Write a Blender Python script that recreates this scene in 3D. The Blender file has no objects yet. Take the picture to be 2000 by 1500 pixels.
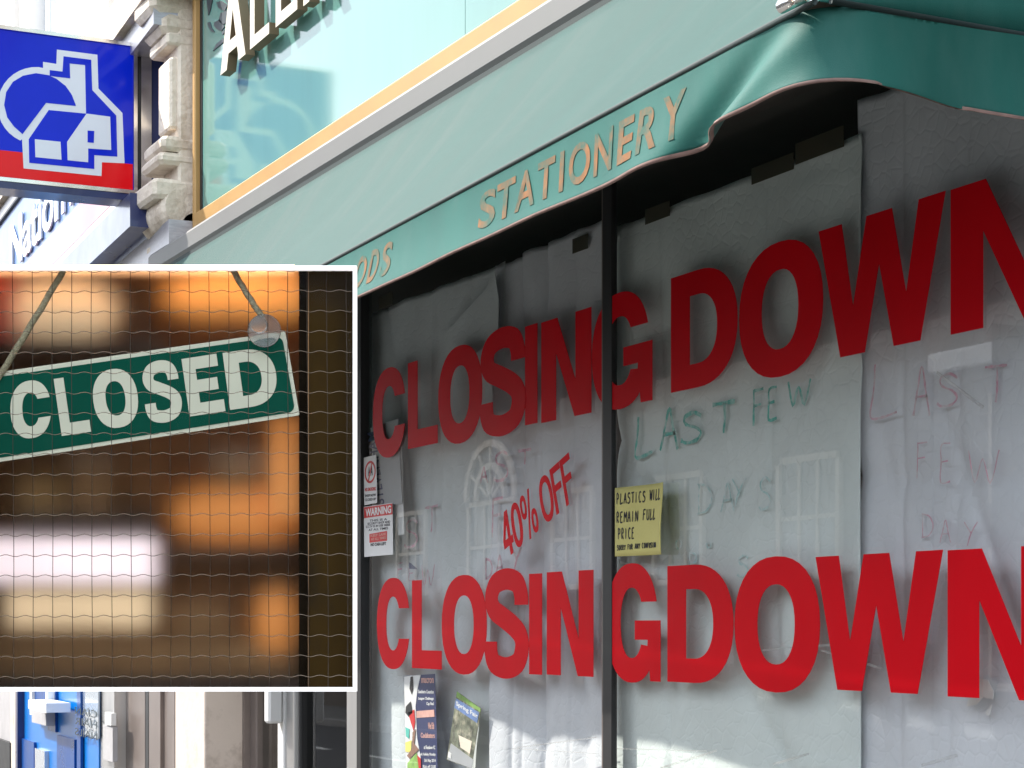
import bpy, math, random
from mathutils import Vector, Matrix
from mathutils.geometry import tessellate_polygon
random.seed(7)
SC = bpy.context.scene
COL = SC.collection

# ------------------------------------------------------------------ camera, sky, sun, exposure
F = 3800.0                       # focal length in photograph pixels (2000 wide)
TH = math.radians(26.02)         # angle between the optical axis and the shop front
ST, CT = math.sin(TH), math.cos(TH)
EYE, CAMD, HOR = 1.6, 2.9, 1235.0
cam_d = bpy.data.cameras.new('camera')
cam_d.sensor_width = 36.0
cam_d.lens = F / 2000.0 * 36.0
cam_d.shift_y = (HOR - 750.0) / 2000.0
cam_d.clip_end = 600.0
cam = bpy.data.objects.new('camera', cam_d)
cam.location = (0, -CAMD, EYE)
cam.rotation_euler = (math.radians(90), 0, math.radians(90) - TH)
COL.objects.link(cam)
SC.camera = cam

SUN = Vector((1.2, 1.0, -1.5)).normalized()       # the way the sunlight travels
elev = math.asin(-SUN.z)
world = bpy.data.worlds.new('World'); SC.world = world; world.use_nodes = True
wn = world.node_tree.nodes; wl = world.node_tree.links
bg = wn['Background']
sky = wn.new('ShaderNodeTexSky'); sky.sky_type = 'NISHITA'; sky.sun_disc = False
sky.sun_elevation = elev
sky.sun_rotation = math.atan2(-SUN.x, -SUN.y)
sky.air_density = 1.0; sky.dust_density = 2.0
tc = wn.new('ShaderNodeTexCoord'); nz = wn.new('ShaderNodeTexNoise')
nz.inputs['Scale'].default_value = 2.2; nz.inputs['Detail'].default_value = 7; nz.inputs['Roughness'].default_value = .58
cr = wn.new('ShaderNodeValToRGB'); cr.color_ramp.elements[0].position = .36; cr.color_ramp.elements[1].position = .62
mx = wn.new('ShaderNodeMix'); mx.data_type = 'RGBA'
wl.new(tc.outputs['Generated'], nz.inputs['Vector']); wl.new(nz.outputs['Fac'], cr.inputs['Fac'])
wl.new(cr.outputs['Color'], mx.inputs['Factor']); wl.new(sky.outputs['Color'], mx.inputs['A'])
mx.inputs['B'].default_value = (12.0, 12.6, 13.4, 1)
wl.new(mx.outputs['Result'], bg.inputs['Color'])
bg.inputs['Strength'].default_value = 0.15

sun_d = bpy.data.lights.new('sun', 'SUN'); sun_d.energy = 4.2; sun_d.angle = math.radians(0.5)
sun_d.color = (1.0, 0.94, 0.85)
sun = bpy.data.objects.new('sun', sun_d); COL.objects.link(sun)
sun.rotation_euler = SUN.to_track_quat('-Z', 'Y').to_euler(); sun.location = (-20, -20, 30)

SC.view_settings.view_transform = 'Standard'
SC.view_settings.look = 'None'
SC.view_settings.gamma = 1.0
SC.view_settings.exposure = 0.88
SC.cycles.use_denoising = True
SC.cycles.max_bounces = 7
SC.cycles.transparent_max_bounces = 16
SC.cycles.caustics_reflective = False
SC.cycles.diffuse_bounces = 3
SC.cycles.glossy_bounces = 3

# ------------------------------------------------------------------ places measured in the photograph
def P(px, py, Y=0.0, k=0.0):
    """point of the (nearly) vertical plane Y = Y0 + k*(X+9.6) seen at a photograph pixel"""
    a, b = (px - 1000) / F, (HOR - py) / F
    dx, dy = a * ST - CT, a * CT + ST
    t = (Y + CAMD + 9.6 * k) / (dy - k * dx)
    return Vector((t * dx, -CAMD + t * dy, EYE + t * b))
def PX(px, py, X):
    a, b = (px - 1000) / F, (HOR - py) / F
    t = X / (a * ST - CT)
    return Vector((X, -CAMD + t * (a * CT + ST), EYE + t * b))
CASE_D = 4.6                     # metres from the camera to the front of the display case
def Q(px, py, d=0.0):
    """point of the display case, d metres behind its front, that lies at a photograph pixel"""
    t = CASE_D + d
    a, b = (px - 1000) / F * t, (HOR - py) / F * t
    return Vector((a * ST - t * CT, -CAMD + a * CT + t * ST, EYE + b))
RIGHT = Vector((ST, CT, 0)); FWD = Vector((-CT, ST, 0)); UP = Vector((0, 0, 1))

# ------------------------------------------------------------------ helpers
WL = {}
def empty(name, loc):
    o = bpy.data.objects.new(name, None); o.empty_display_size = .1
    COL.objects.link(o); o.location = loc; WL[o.name] = Vector(loc); return o
def tag(o, label=None, cat=None, group=None, kind=None):
    if label: o['label'] = label
    if cat: o['category'] = cat
    if group: o['group'] = group
    if kind: o['kind'] = kind
    return o
def thing(name, loc, label, cat, group=None):
    return tag(empty(name, loc), label, cat, group)
def mk(name, vf, mat, parent=None, smooth=False):
    verts, faces = vf
    vs = [Vector(v) for v in verts]
    lo = Vector([min(v[i] for v in vs) for i in range(3)]); hi = Vector([max(v[i] for v in vs) for i in range(3)])
    c = (lo + hi) / 2
    me = bpy.data.meshes.new(name)
    me.from_pydata([tuple(v - c) for v in vs], [], faces); me.update()
    if smooth:
        for p in me.polygons: p.use_smooth = True
    me.materials.append(mat)
    o = bpy.data.objects.new(name, me); COL.objects.link(o)
    if parent is not None:
        o.parent = parent; o.location = c - WL[parent.name]
    else: o.location = c
    WL[o.name] = c
    return o
def join(*vfs):
    V, Fc = [], []
    for v, f in vfs:
        n = len(V); V += list(v); Fc += [[i + n for i in q] for q in f]
    return V, Fc
HEX = [(0,3,2,1), (4,5,6,7), (0,1,5,4), (1,2,6,5), (2,3,7,6), (3,0,4,7)]
def hexa(p8): return [Vector(p) for p in p8], [list(q) for q in HEX]
def box(x0, x1, y0, y1, z0, z1):
    x0, x1 = sorted((x0, x1)); y0, y1 = sorted((y0, y1)); z0, z1 = sorted((z0, z1))
    return hexa([(x0,y0,z0),(x1,y0,z0),(x1,y1,z0),(x0,y1,z0),(x0,y0,z1),(x1,y0,z1),(x1,y1,z1),(x0,y1,z1)])
def bbox_b(x0, x1, y0, y1, z0, z1, b=.008):
    """box with its vertical and top/bottom edges chamfered"""
    x0, x1 = sorted((x0, x1)); y0, y1 = sorted((y0, y1)); z0, z1 = sorted((z0, z1))
    b = min(b, (x1-x0)*.4, (y1-y0)*.4, (z1-z0)*.4)
    def ring(i, z): return [(x0+b+i,y0+i,z),(x1-b-i,y0+i,z),(x1-i,y0+b+i,z),(x1-i,y1-b-i,z),(x1-b-i,y1-i,z),(x0+b+i,y1-i,z),(x0+i,y1-b-i,z),(x0+i,y0+b+i,z)]
    V = ring(b*.7, z0) + ring(0, z0+b) + ring(0, z1-b) + ring(b*.7, z1)
    Fc = [list(range(7,-1,-1)), list(range(24,32))]
    for r in range(3):
        for i in range(8):
            j = (i+1) % 8; Fc.append([r*8+i, r*8+j, r*8+8+j, r*8+8+i])
    return [Vector(v) for v in V], Fc
def obox(o, ax, ay, az):
    """box spanned by three edge vectors from a corner"""
    o, ax, ay, az = Vector(o), Vector(ax), Vector(ay), Vector(az)
    return hexa([o, o+ax, o+ax+ay, o+ay, o+az, o+ax+az, o+ax+ay+az, o+ay+az])
def cbox(x0, y0, x1, y1, d0, d1):
    """box in the display case: photograph rectangle at depth d0, kept square back to d1"""
    p = Q(x0, y1, d0); w = (Q(x1, y1, d0) - p); h = Q(x0, y0, d0) - p
    return obox(p, w, FWD * (d1 - d0), h)
def prism(pts, off):
    """solid from a planar polygon pushed by off"""
    pts = [Vector(p) for p in pts]; off = Vector(off); n = len(pts)
    tris = tessellate_polygon([pts])
    V = pts + [p + off for p in pts]; Fc = []
    nrm = Vector((0,0,0))
    for i in range(n):
        nrm += pts[i].cross(pts[(i+1) % n])
    s = nrm.dot(off) > 0
    for t in tris:
        a, b, c = t
        if ((pts[b]-pts[a]).cross(pts[c]-pts[a])).dot(off) > 0: a, c = c, a
        Fc.append([a, b, c]); Fc.append([c+n, b+n, a+n])
    for i in range(n):
        j = (i+1) % n
        Fc.append([i, j, j+n, i+n] if s else [j, i, i+n, j+n])
    return V, Fc
def tube(path, r, seg=8, closed=False):
    path = [Vector(p) for p in path]; n = len(path); V, Fc = [], []
    up = Vector((.13, .21, .97)).normalized()
    for i, p in enumerate(path):
        d = (path[min(i+1, n-1)] - path[max(i-1, 0)])
        d = d.normalized() if d.length > 1e-9 else Vector((0,0,1))
        s = d.cross(up)
        if s.length < 1e-3: s = d.cross(Vector((1,0,0)))
        s.normalize(); u = s.cross(d)
        rr = r[i] if isinstance(r, (list, tuple)) else r
        for k in range(seg):
            a = 2*math.pi*k/seg; V.append(p + (s*math.cos(a) + u*math.sin(a))*rr)
    for i in range(n-1):
        for k in range(seg):
            j = (k+1) % seg; Fc.append([i*seg+k, i*seg+j, (i+1)*seg+j, (i+1)*seg+k])
    Fc.append(list(range(seg))); Fc.append(list(range((n-1)*seg+seg-1, (n-1)*seg-1, -1)))
    return V, Fc
def grid(fn, nu, nv):
    V = [fn(i/nu, j/nv) for j in range(nv+1) for i in range(nu+1)]
    Fc = [[j*(nu+1)+i, j*(nu+1)+i+1, (j+1)*(nu+1)+i+1, (j+1)*(nu+1)+i] for j in range(nv) for i in range(nu)]
    return V, Fc
def slab(fn, nu, nv, off):
    """grid sheet with a real thickness"""
    off = Vector(off)
    V, Fc = grid(fn, nu, nv); n = len(V)
    V2 = V + [Vector(v) + off for v in V]; F2 = Fc + [[i+n for i in reversed(q)] for q in Fc]
    rim = [i for i in range(nu+1)] + [j*(nu+1)+nu for j in range(1, nv+1)] + [nv*(nu+1)+i for i in range(nu-1, -1, -1)] + [j*(nu+1) for j in range(nv-1, 0, -1)]
    for a, b in zip(rim, rim[1:] + rim[:1]): F2.append([b, a, a+n, b+n])
    return V2, F2
def vnoise(x, y, s=0):
    def h(i, j): 
        v = math.sin(i*127.1 + j*311.7 + s*74.7) * 43758.5453; return v - math.floor(v)
    i, j = math.floor(x), math.floor(y); fx, fy = x-i, y-j
    fx = fx*fx*(3-2*fx); fy = fy*fy*(3-2*fy)
    return (h(i,j)*(1-fx)+h(i+1,j)*fx)*(1-fy) + (h(i,j+1)*(1-fx)+h(i+1,j+1)*fx)*fy
_gc = {}
def glyphs(txt, bold=0.0, res=6):
    """mesh of a text in font units: x along, y up, z = -1 .. 1 through the thickness"""
    key = (txt, bold, res)
    if key in _gc: return _gc[key]
    cu = bpy.data.curves.new('tmp', 'FONT'); cu.body = txt; cu.offset = bold; cu.extrude = 1.0; cu.resolution_u = res
    ob = bpy.data.objects.new('tmp', cu); COL.objects.link(ob)
    dg = bpy.context.evaluated_depsgraph_get(); me = bpy.data.meshes.new_from_object(ob.evaluated_get(dg))
    V = [tuple(v.co) for v in me.vertices]; Fc = [list(p.vertices) for p in me.polygons]
    bpy.data.objects.remove(ob); bpy.data.curves.remove(cu); bpy.data.meshes.remove(me)
    _gc[key] = (V, Fc); return V, Fc
def gfit(txt, fn, bold=0.0, res=6, unit=True):
    """text mapped through fn(u, v, w); u, v in 0..1 over its bounding box"""
    V, Fc = glyphs(txt, bold, res)
    x0 = min(v[0] for v in V); x1 = max(v[0] for v in V); y0 = min(v[1] for v in V); y1 = max(v[1] for v in V)
    return [fn((v[0]-x0)/(x1-x0), (v[1]-y0)/(y1-y0), v[2]) for v in V], Fc
def _arc(cx, cy, rx, ry, a0, a1, n=28, e=2.25):
    out = []
    for k in range(n+1):
        a = math.radians(a0 + (a1-a0)*k/n); c, s_ = math.cos(a), math.sin(a)
        out.append((cx + rx*math.copysign(abs(c)**(2/e), c), cy + ry*math.copysign(abs(s_)**(2/e), s_)))
    return out
def _ang(y, ry, e=2.25): return math.degrees(math.asin(min(1, (abs(y-.5)/ry))**(e/2)))
def bold_glyph(ch, sx, sy):
    """outline loops (first outer, then holes) of a heavy sans letter in the unit square"""
    if ch == 'I': return [[(0,0),(0,1),(1,1),(1,0)]]
    if ch == 'L': return [[(0,0),(0,1),(sx,1),(sx,sy),(1,sy),(1,0)]]
    if ch == 'E': return [[(0,0),(0,1),(.97,1),(.97,1-sy),(sx,1-sy),(sx,.5+sy*.5),(.90,.5+sy*.5),(.90,.5-sy*.5),(sx,.5-sy*.5),(sx,sy),(1,sy),(1,0)]]
    if ch == 'F': return [[(0,0),(0,1),(1,1),(1,1-sy),(sx,1-sy),(sx,.53+sy*.5),(.88,.53+sy*.5),(.88,.53-sy*.5),(sx,.53-sy*.5),(sx,0)]]
    if ch == 'N': return [[(0,0),(0,1),(sx*1.08,1),(1-sx,.35),(1-sx,1),(1,1),(1,0),(1-sx*1.06,0),(sx,.66),(sx,0)]]
    if ch == 'W': return [[(0,1),(.195,1),(.290,.36),(.40,1),(.60,1),(.71,.36),(.805,1),(1,1),(.815,0),(.615,0),(.5,.63),(.385,0),(.185,0)]]
    if ch == 'A': return [[(0,0),(.36,1),(.64,1),(1,0),(.74,0),(.67,.2),(.33,.2),(.26,0)], [(.38,.36),(.62,.36),(.5,.74)]]
    if ch == '4': return [[(.54,0),(.54,.22),(0,.22),(0,.40),(.50,1),(.80,1),(.80,.39),(1,.39),(1,.22),(.80,.22),(.80,0)], [(.54,.39),(.54,.74),(.22,.39)]]
    if ch in 'O0': return [_arc(.5,.5,.5,.5,0,350,35), _arc(.5,.5,.5-sx,.5-sy,0,350,35)]
    if ch == 'D':
        c = .42
        return [[(0,0),(0,1)] + _arc(c,.5,1-c,.5,90,-90,24), [(sx,sy),(sx,1-sy)] + _arc(c,.5,1-c-sx,.5-sy,90,-90,24)]
    if ch == 'C':
        o0, i0 = _ang(.665,.5), _ang(.665,.5-sy)
        return [_arc(.5,.5,.5,.5,o0,360-o0,40) + _arc(.5,.5,.5-sx,.5-sy,360-i0,i0,40)]
    if ch == 'G':
        o0, i0 = _ang(.675,.5), _ang(.675,.5-sy)
        return [_arc(.47,.5,.48,.5,o0,306,40) + [(.80,.115),(.815,.02),(1,.02),(1,.52),(.53,.52),(.53,.36),(.77,.36),(.765,.31)] + _arc(.47,.5,.48-sx,.5-sy,325,i0,40)]
    if ch == 'S':
        c = [(.865,.675),(.855,.77),(.76,.885),(.5,.925),(.24,.88),(.135,.755),(.2,.635),(.42,.56),(.68,.475),(.845,.385),(.88,.265),(.78,.13),(.5,.075),(.21,.115),(.125,.22),(.115,.325)]
        return [stroke_loop(smooth_pl(c, 5), sx, sy)]
    if ch == '%':
        return None
def stroke_loop(c, sx, sy):
    q = [(x/sx, y/sy) for x, y in c]; l, r = [], []
    for i, (x, y) in enumerate(q):
        a, b = q[max(0,i-1)], q[min(len(q)-1,i+1)]; dx, dy = b[0]-a[0], b[1]-a[1]; m = math.hypot(dx, dy) or 1
        if i in (0, len(q)-1): dx, dy, m = 0, (1 if dy > 0 else -1), 1
        l.append(((x-dy/m*.5)*sx, (y+dx/m*.5)*sy)); r.append(((x+dy/m*.5)*sx, (y-dx/m*.5)*sy))
    return l + r[::-1]
SXW = {'I':1,'L':.255,'E':.265,'F':.275,'N':.235,'O':.215,'0':.28,'D':.225,'C':.225,'G':.205,'S':.245,'W':.17,'A':.2,'4':.25}
def bold(ch, fn, sy=.165, k=1.0):
    """heavy letter mapped through fn(u, v, w), w = -1 back, 1 front"""
    if ch == '%':
        A = bold_loops([_arc(.2,.73,.2,.27,0,350,20), _arc(.2,.73,.09,.15,0,350,20)], fn)
        B = bold_loops([_arc(.8,.27,.2,.27,0,350,20), _arc(.8,.27,.09,.15,0,350,20)], fn)
        return join(A, B, bold_loops([[(.28,-.02),(.62,1.02),(.72,1.02),(.38,-.02)]], fn))
    return bold_loops(bold_glyph(ch, SXW[ch]*k if ch != 'I' else 1, sy*k), fn)
def bold_loops(loops, fn):
    flat_ = [p for l in loops for p in l]; n = len(flat_)
    tris = tessellate_polygon([[Vector((x, y, 0)) for x, y in l] for l in loops])
    V = [fn(x, y, 1) for x, y in flat_] + [fn(x, y, -1) for x, y in flat_]; Fc = []
    for a, b, c in tris:
        A, B, C = flat_[a], flat_[b], flat_[c]
        if (B[0]-A[0])*(C[1]-A[1]) - (B[1]-A[1])*(C[0]-A[0]) < 0: a, c = c, a
        Fc.append([a, b, c]); Fc.append([c+n, b+n, a+n])
    k = 0
    for l in loops:
        m = len(l)
        for i in range(m):
            a, b = k+i, k+(i+1) % m; Fc.append([a, a+n, b+n, b])
        k += m
    return V, Fc
def smooth_pl(pl, n=4):
    out = []
    for i in range(len(pl)-1):
        p0 = pl[max(0,i-1)]; p1 = pl[i]; p2 = pl[i+1]; p3 = pl[min(len(pl)-1,i+2)]
        for k in range(n):
            t = k/n
            out.append(tuple(.5*((2*p1[c]) + (-p0[c]+p2[c])*t + (2*p0[c]-5*p1[c]+4*p2[c]-p3[c])*t*t + (-p0[c]+3*p1[c]-3*p2[c]+p3[c])*t**3) for c in (0,1)))
    return out + [pl[-1]]
def on_plane(o, ex, ez, n, th):
    """map for gfit: corner o, edge vectors ex and ez, thickness th along n"""
    o, ex, ez, n = Vector(o), Vector(ex), Vector(ez), Vector(n)
    return lambda u, v, w: o + ex*u + ez*v + n*(th*(w+1)/2)
def ribbon(pts, w, n, th, rnd=0.0):
    """flat marker stroke: polyline points already in space, width w, normal n"""
    pts = [Vector(p) for p in pts]; n = Vector(n); V, Fc = [], []
    m = len(pts)
    for i, p in enumerate(pts):
        d = (pts[min(i+1, m-1)] - pts[max(i-1, 0)]).normalized(); s = d.cross(n)
        if s.length < 1e-6: s = Vector((1,0,0))
        s.normalize()
        ww = w*.5*(1 + rnd*(random.random()-.5)*2)
        V += [p - s*ww, p + s*ww, p + s*ww + n*th, p - s*ww + n*th]
    for i in range(m-1):
        a, b = i*4, i*4+4
        for k in range(4):
            j = (k+1) % 4; Fc.append([a+k, b+k, b+j, a+j])
    Fc.append([3,2,1,0]); Fc.append([(m-1)*4+k for k in range(4)])
    return V, Fc

# ------------------------------------------------------------------ materials
def nodes_of(name):
    m = bpy.data.materials.new(name); m.use_nodes = True
    nt = m.node_tree; return m, nt.nodes, nt.links, nt.nodes['Principled BSDF']
def mat(name, col, rough=.6, metal=0.0, spec=.5, var=.12, vscale=6.0, bump=0.0, bscale=60.0, dirt=None, dirt_amt=0.0, dscale=3.0,
        emit=None, estr=0.0, trans=0.0, sheen=0.0, coat=0.0, stretch=(1,1,1), dpos=(.5,.72)):
    m, N, L, B = nodes_of(name)
    t = N.new('ShaderNodeTexCoord'); mp = N.new('ShaderNodeMapping'); mp.inputs['Scale'].default_value = stretch
    g = N.new('ShaderNodeNewGeometry'); L.new(g.outputs['Position'], mp.inputs['Vector'])
    n1 = N.new('ShaderNodeTexNoise'); n1.inputs['Scale'].default_value = vscale; n1.inputs['Detail'].default_value = 3
    L.new(mp.outputs['Vector'], n1.inputs['Vector'])
    mr = N.new('ShaderNodeMapRange'); mr.inputs['From Min'].default_value = .25; mr.inputs['From Max'].default_value = .75
    mr.inputs['To Min'].default_value = 1-var; mr.inputs['To Max'].default_value = 1+var
    L.new(n1.outputs['Fac'], mr.inputs['Value'])
    mm = N.new('ShaderNodeMix'); mm.data_type = 'RGBA'; mm.blend_type = 'MULTIPLY'; mm.inputs['Factor'].default_value = 1
    mm.inputs['A'].default_value = (*col, 1); L.new(mr.outputs['Result'], mm.inputs['B'])
    out = mm.outputs['Result']
    if dirt is not None:
        n2 = N.new('ShaderNodeTexNoise'); n2.inputs['Scale'].default_value = dscale; n2.inputs['Detail'].default_value = 5; n2.inputs['Roughness'].default_value = .65
        L.new(mp.outputs['Vector'], n2.inputs['Vector'])
        r2 = N.new('ShaderNodeMapRange'); r2.inputs['From Min'].default_value = dpos[0]; r2.inputs['From Max'].default_value = dpos[1]
        r2.inputs['To Max'].default_value = dirt_amt; L.new(n2.outputs['Fac'], r2.inputs['Value'])
        m2 = N.new('ShaderNodeMix'); m2.data_type = 'RGBA'; L.new(r2.outputs['Result'], m2.inputs['Factor'])
        L.new(out, m2.inputs['A']); m2.inputs['B'].default_value = (*dirt, 1); out = m2.outputs['Result']
    L.new(out, B.inputs['Base Color'])
    r3 = N.new('ShaderNodeMapRange'); r3.inputs['To Min'].default_value = max(0.02, rough-.08); r3.inputs['To Max'].default_value = min(1, rough+.08)
    L.new(n1.outputs['Fac'], r3.inputs['Value']); L.new(r3.outputs['Result'], B.inputs['Roughness'])
    B.inputs['Metallic'].default_value = metal; B.inputs['Specular IOR Level'].default_value = spec
    B.inputs['Coat Weight'].default_value = coat; B.inputs['Coat Roughness'].default_value = .05
    B.inputs['Sheen Weight'].default_value = sheen
    if bump:
        n3 = N.new('ShaderNodeTexNoise'); n3.inputs['Scale'].default_value = bscale; n3.inputs['Detail'].default_value = 2
        L.new(mp.outputs['Vector'], n3.inputs['Vector'])
        bp = N.new('ShaderNodeBump'); bp.inputs['Strength'].default_value = bump; bp.inputs['Distance'].default_value = .01
        L.new(n3.outputs['Fac'], bp.inputs['Height']); L.new(bp.outputs['Normal'], B.inputs['Normal'])
    if emit is not None:
        B.inputs['Emission Color'].default_value = (*emit, 1); B.inputs['Emission Strength'].default_value = estr
    if trans:
        tr = N.new('ShaderNodeBsdfTranslucent'); L.new(out, tr.inputs['Color'])
        ms = N.new('ShaderNodeMixShader'); ms.inputs['Fac'].default_value = trans
        L.new(B.outputs['BSDF'], ms.inputs[1]); L.new(tr.outputs['BSDF'], ms.inputs[2])
        L.new(ms.outputs['Shader'], N['Material Output'].inputs['Surface'])
    return m
def glass_sheet(name, tint=(.97,.985,.98), ior=1.6, rough=0.01, wob=0.0):
    m, N, L, B = nodes_of(name); N.remove(B)
    tr = N.new('ShaderNodeBsdfTransparent'); tr.inputs['Color'].default_value = (*tint, 1)
    gl = N.new('ShaderNodeBsdfGlossy'); gl.inputs['Roughness'].default_value = rough
    lw = N.new('ShaderNodeLayerWeight'); lw.inputs['Blend'].default_value = .5
    pw = N.new('ShaderNodeMath'); pw.operation = 'POWER'; L.new(lw.outputs['Facing'], pw.inputs[0]); pw.inputs[1].default_value = 5
    f0 = ((ior-1)/(ior+1))**2
    fr = N.new('ShaderNodeMath'); fr.operation = 'MULTIPLY_ADD'; L.new(pw.outputs[0], fr.inputs[0]); fr.inputs[1].default_value = 1-f0; fr.inputs[2].default_value = f0
    ms = N.new('ShaderNodeMixShader')
    L.new(fr.outputs[0], ms.inputs['Fac']); L.new(tr.outputs['BSDF'], ms.inputs[1]); L.new(gl.outputs['BSDF'], ms.inputs[2])
    if wob:
        n3 = N.new('ShaderNodeTexNoise'); n3.inputs['Scale'].default_value = 1.7; n3.inputs['Detail'].default_value = 1
        g = N.new('ShaderNodeNewGeometry'); L.new(g.outputs['Position'], n3.inputs['Vector'])
        bp = N.new('ShaderNodeBump'); bp.inputs['Strength'].default_value = wob; bp.inputs['Distance'].default_value = .01
        L.new(n3.outputs['Fac'], bp.inputs['Height']); L.new(bp.outputs['Normal'], gl.inputs['Normal'])
    L.new(ms.outputs['Shader'], N['Material Output'].inputs['Surface'])
    return m
def frosted(name):
    m, N, L, B = nodes_of(name); N.remove(B)
    rf = N.new('ShaderNodeBsdfRefraction'); rf.inputs['Roughness'].default_value = .9; rf.inputs['IOR'].default_value = 1.33
    rf.inputs['Color'].default_value = (.95,.93,.9,1)
    L.new(rf.outputs['BSDF'], N['Material Output'].inputs['Surface'])
    return m
def glow(name, col, s):
    m, N, L, B = nodes_of(name)
    B.inputs['Base Color'].default_value = (*[min(.9, c) for c in col], 1); B.inputs['Roughness'].default_value = .5
    g = N.new('ShaderNodeNewGeometry'); n = N.new('ShaderNodeTexNoise'); n.inputs['Scale'].default_value = 7
    L.new(g.outputs['Position'], n.inputs['Vector'])
    r = N.new('ShaderNodeMapRange'); r.inputs['To Min'].default_value = s*.8; r.inputs['To Max'].default_value = s*1.2
    L.new(n.outputs['Fac'], r.inputs['Value']); L.new(r.outputs['Result'], B.inputs['Emission Strength'])
    B.inputs['Emission Color'].default_value = (*col, 1); return m

M = {}
M['asphalt'] = mat('asphalt', (.06,.06,.062), .85, var=.25, vscale=3, bump=.4, bscale=90)
M['paving'] = mat('paving', (.15,.145,.138), .85, var=.15, vscale=2, bump=.3, bscale=70, dirt=(.12,.11,.10), dirt_amt=.6)
M['kerbstone'] = mat('kerbstone', (.32,.31,.30), .8, bump=.3)
M['road_paint'] = mat('road_paint', (.75,.74,.70), .7, var=.2, vscale=20)
M['stone'] = mat('stone', (.70,.62,.52), .8, var=.08, vscale=5, bump=.7, bscale=40, dirt=(.26,.18,.11), dirt_amt=.85, dscale=6, dpos=(.48,.75))
M['white_wall'] = mat('white_wall', (.76,.75,.73), .75, var=.06, bump=.15, dirt=(.5,.45,.4), dirt_amt=.3)
M['cream_wall'] = mat('cream_wall', (.62,.55,.46), .8, var=.08, bump=.2, dirt=(.36,.28,.22), dirt_amt=.5)
M['pillar_paint'] = mat('pillar_paint', (.62,.53,.46), .7, var=.08, vscale=3, bump=.2, bscale=30, dirt=(.22,.15,.11), dirt_amt=.45, dscale=7, dpos=(.55,.72))
M['white_paint'] = mat('white_paint', (.80,.80,.79), .4, var=.04)
M['aluminium'] = mat('aluminium', (.62,.61,.60), .38, metal=.85, var=.08, vscale=9, stretch=(1,1,.08))
M['chrome'] = mat('chrome', (.75,.73,.71), .18, metal=1, var=.1, vscale=8)
M['black_rubber'] = mat('black_rubber', (.012,.012,.013), .5, var=.2)
M['dark_room'] = mat('dark_room', (.035,.031,.026), .9, var=.3)
M['shop_wall'] = mat('shop_wall', (.33,.29,.25), .85, bump=.3)
M['riser'] = mat('riser', (.16,.17,.17), .35, var=.15)
M['fascia'] = mat('fascia', (.13,.285,.255), .06, spec=.5, var=.03, vscale=2, coat=.12, dirt=(.12,.25,.225), dirt_amt=.4, dscale=2.5, stretch=(2.5,2.5,.5))
M['ochre'] = mat('ochre', (.43,.25,.085), .5, var=.06)
M['cream_letter'] = mat('cream_letter', (.56,.51,.42), .5, var=.05)
M['letter_side'] = mat('letter_side', (.16,.115,.065), .6)
M['ink'] = mat('ink', (.035,.05,.06), .5, var=.3)
M['headbox'] = mat('headbox', (.165,.165,.16), .55, var=.06, vscale=3, dirt=(.14,.15,.14), dirt_amt=.4)
M['dark_slot'] = mat('dark_slot', (.015,.03,.03), .7)
M['canvas'] = mat('canvas', (.040,.092,.083), .65, spec=.10, var=.10, vscale=2.5, bump=.18, bscale=420, dirt=(.066,.104,.096), dirt_amt=.7, dscale=1.6, trans=.04, sheen=.1, stretch=(3.5,.7,.7))
M['valance'] = mat('valance', (.020,.120,.101), .55, spec=.15, var=.12, vscale=3, bump=.15, bscale=420, dirt=(.05,.145,.127), dirt_amt=.55, dscale=2.2, trans=.05, sheen=.05, stretch=(2.5,2.5,.8))
M['hem'] = mat('hem', (.24,.155,.135), .8, var=.25, vscale=30)
M['faded_orange'] = mat('faded_orange', (.25,.125,.062), .8, spec=.1, var=.25, vscale=25, dirt=(.035,.13,.112), dirt_amt=.92, dscale=14, dpos=(.38,.64))
def paper_mat(name, col, dim=1):
    m, N, L, B = nodes_of(name)
    g = N.new('ShaderNodeNewGeometry'); mp = N.new('ShaderNodeMapping'); L.new(g.outputs['Position'], mp.inputs['Vector'])
    n1 = N.new('ShaderNodeTexNoise'); n1.inputs['Scale'].default_value = 4; n1.inputs['Detail'].default_value = 8; L.new(mp.outputs['Vector'], n1.inputs['Vector'])
    cr = N.new('ShaderNodeValToRGB'); L.new(n1.outputs['Fac'], cr.inputs['Fac'])
    cr.color_ramp.elements[0].position = .3; cr.color_ramp.elements[0].color = (*[c*.86 for c in col], 1)
    cr.color_ramp.elements[1].position = .7; cr.color_ramp.elements[1].color = (*col, 1)
    L.new(cr.outputs['Color'], B.inputs['Base Color']); B.inputs['Roughness'].default_value = .75; B.inputs['Specular IOR Level'].default_value = .2
    v = N.new('ShaderNodeTexVoronoi'); v.inputs['Scale'].default_value = 26; L.new(mp.outputs['Vector'], v.inputs['Vector']); v.feature = 'DISTANCE_TO_EDGE'
    r = N.new('ShaderNodeMapRange'); r.inputs['From Max'].default_value = .12; L.new(v.outputs['Distance'], r.inputs['Value'])
    n2 = N.new('ShaderNodeTexNoise'); n2.inputs['Scale'].default_value = 14; n2.inputs['Detail'].default_value = 6; L.new(mp.outputs['Vector'], n2.inputs['Vector'])
    ad = N.new('ShaderNodeMath'); ad.operation = 'MULTIPLY_ADD'; L.new(r.outputs['Result'], ad.inputs[0]); ad.inputs[1].default_value = .35; L.new(n2.outputs['Fac'], ad.inputs[2])
    bp = N.new('ShaderNodeBump'); bp.inputs['Strength'].default_value = .3; bp.inputs['Distance'].default_value = .006
    L.new(ad.outputs['Value'], bp.inputs['Height']); L.new(bp.outputs['Normal'], B.inputs['Normal'])
    return m
M['paper_a'] = paper_mat('paper_a', (.76,.81,.83))
M['paper_b'] = paper_mat('paper_b', (.78,.85,.84))
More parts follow.
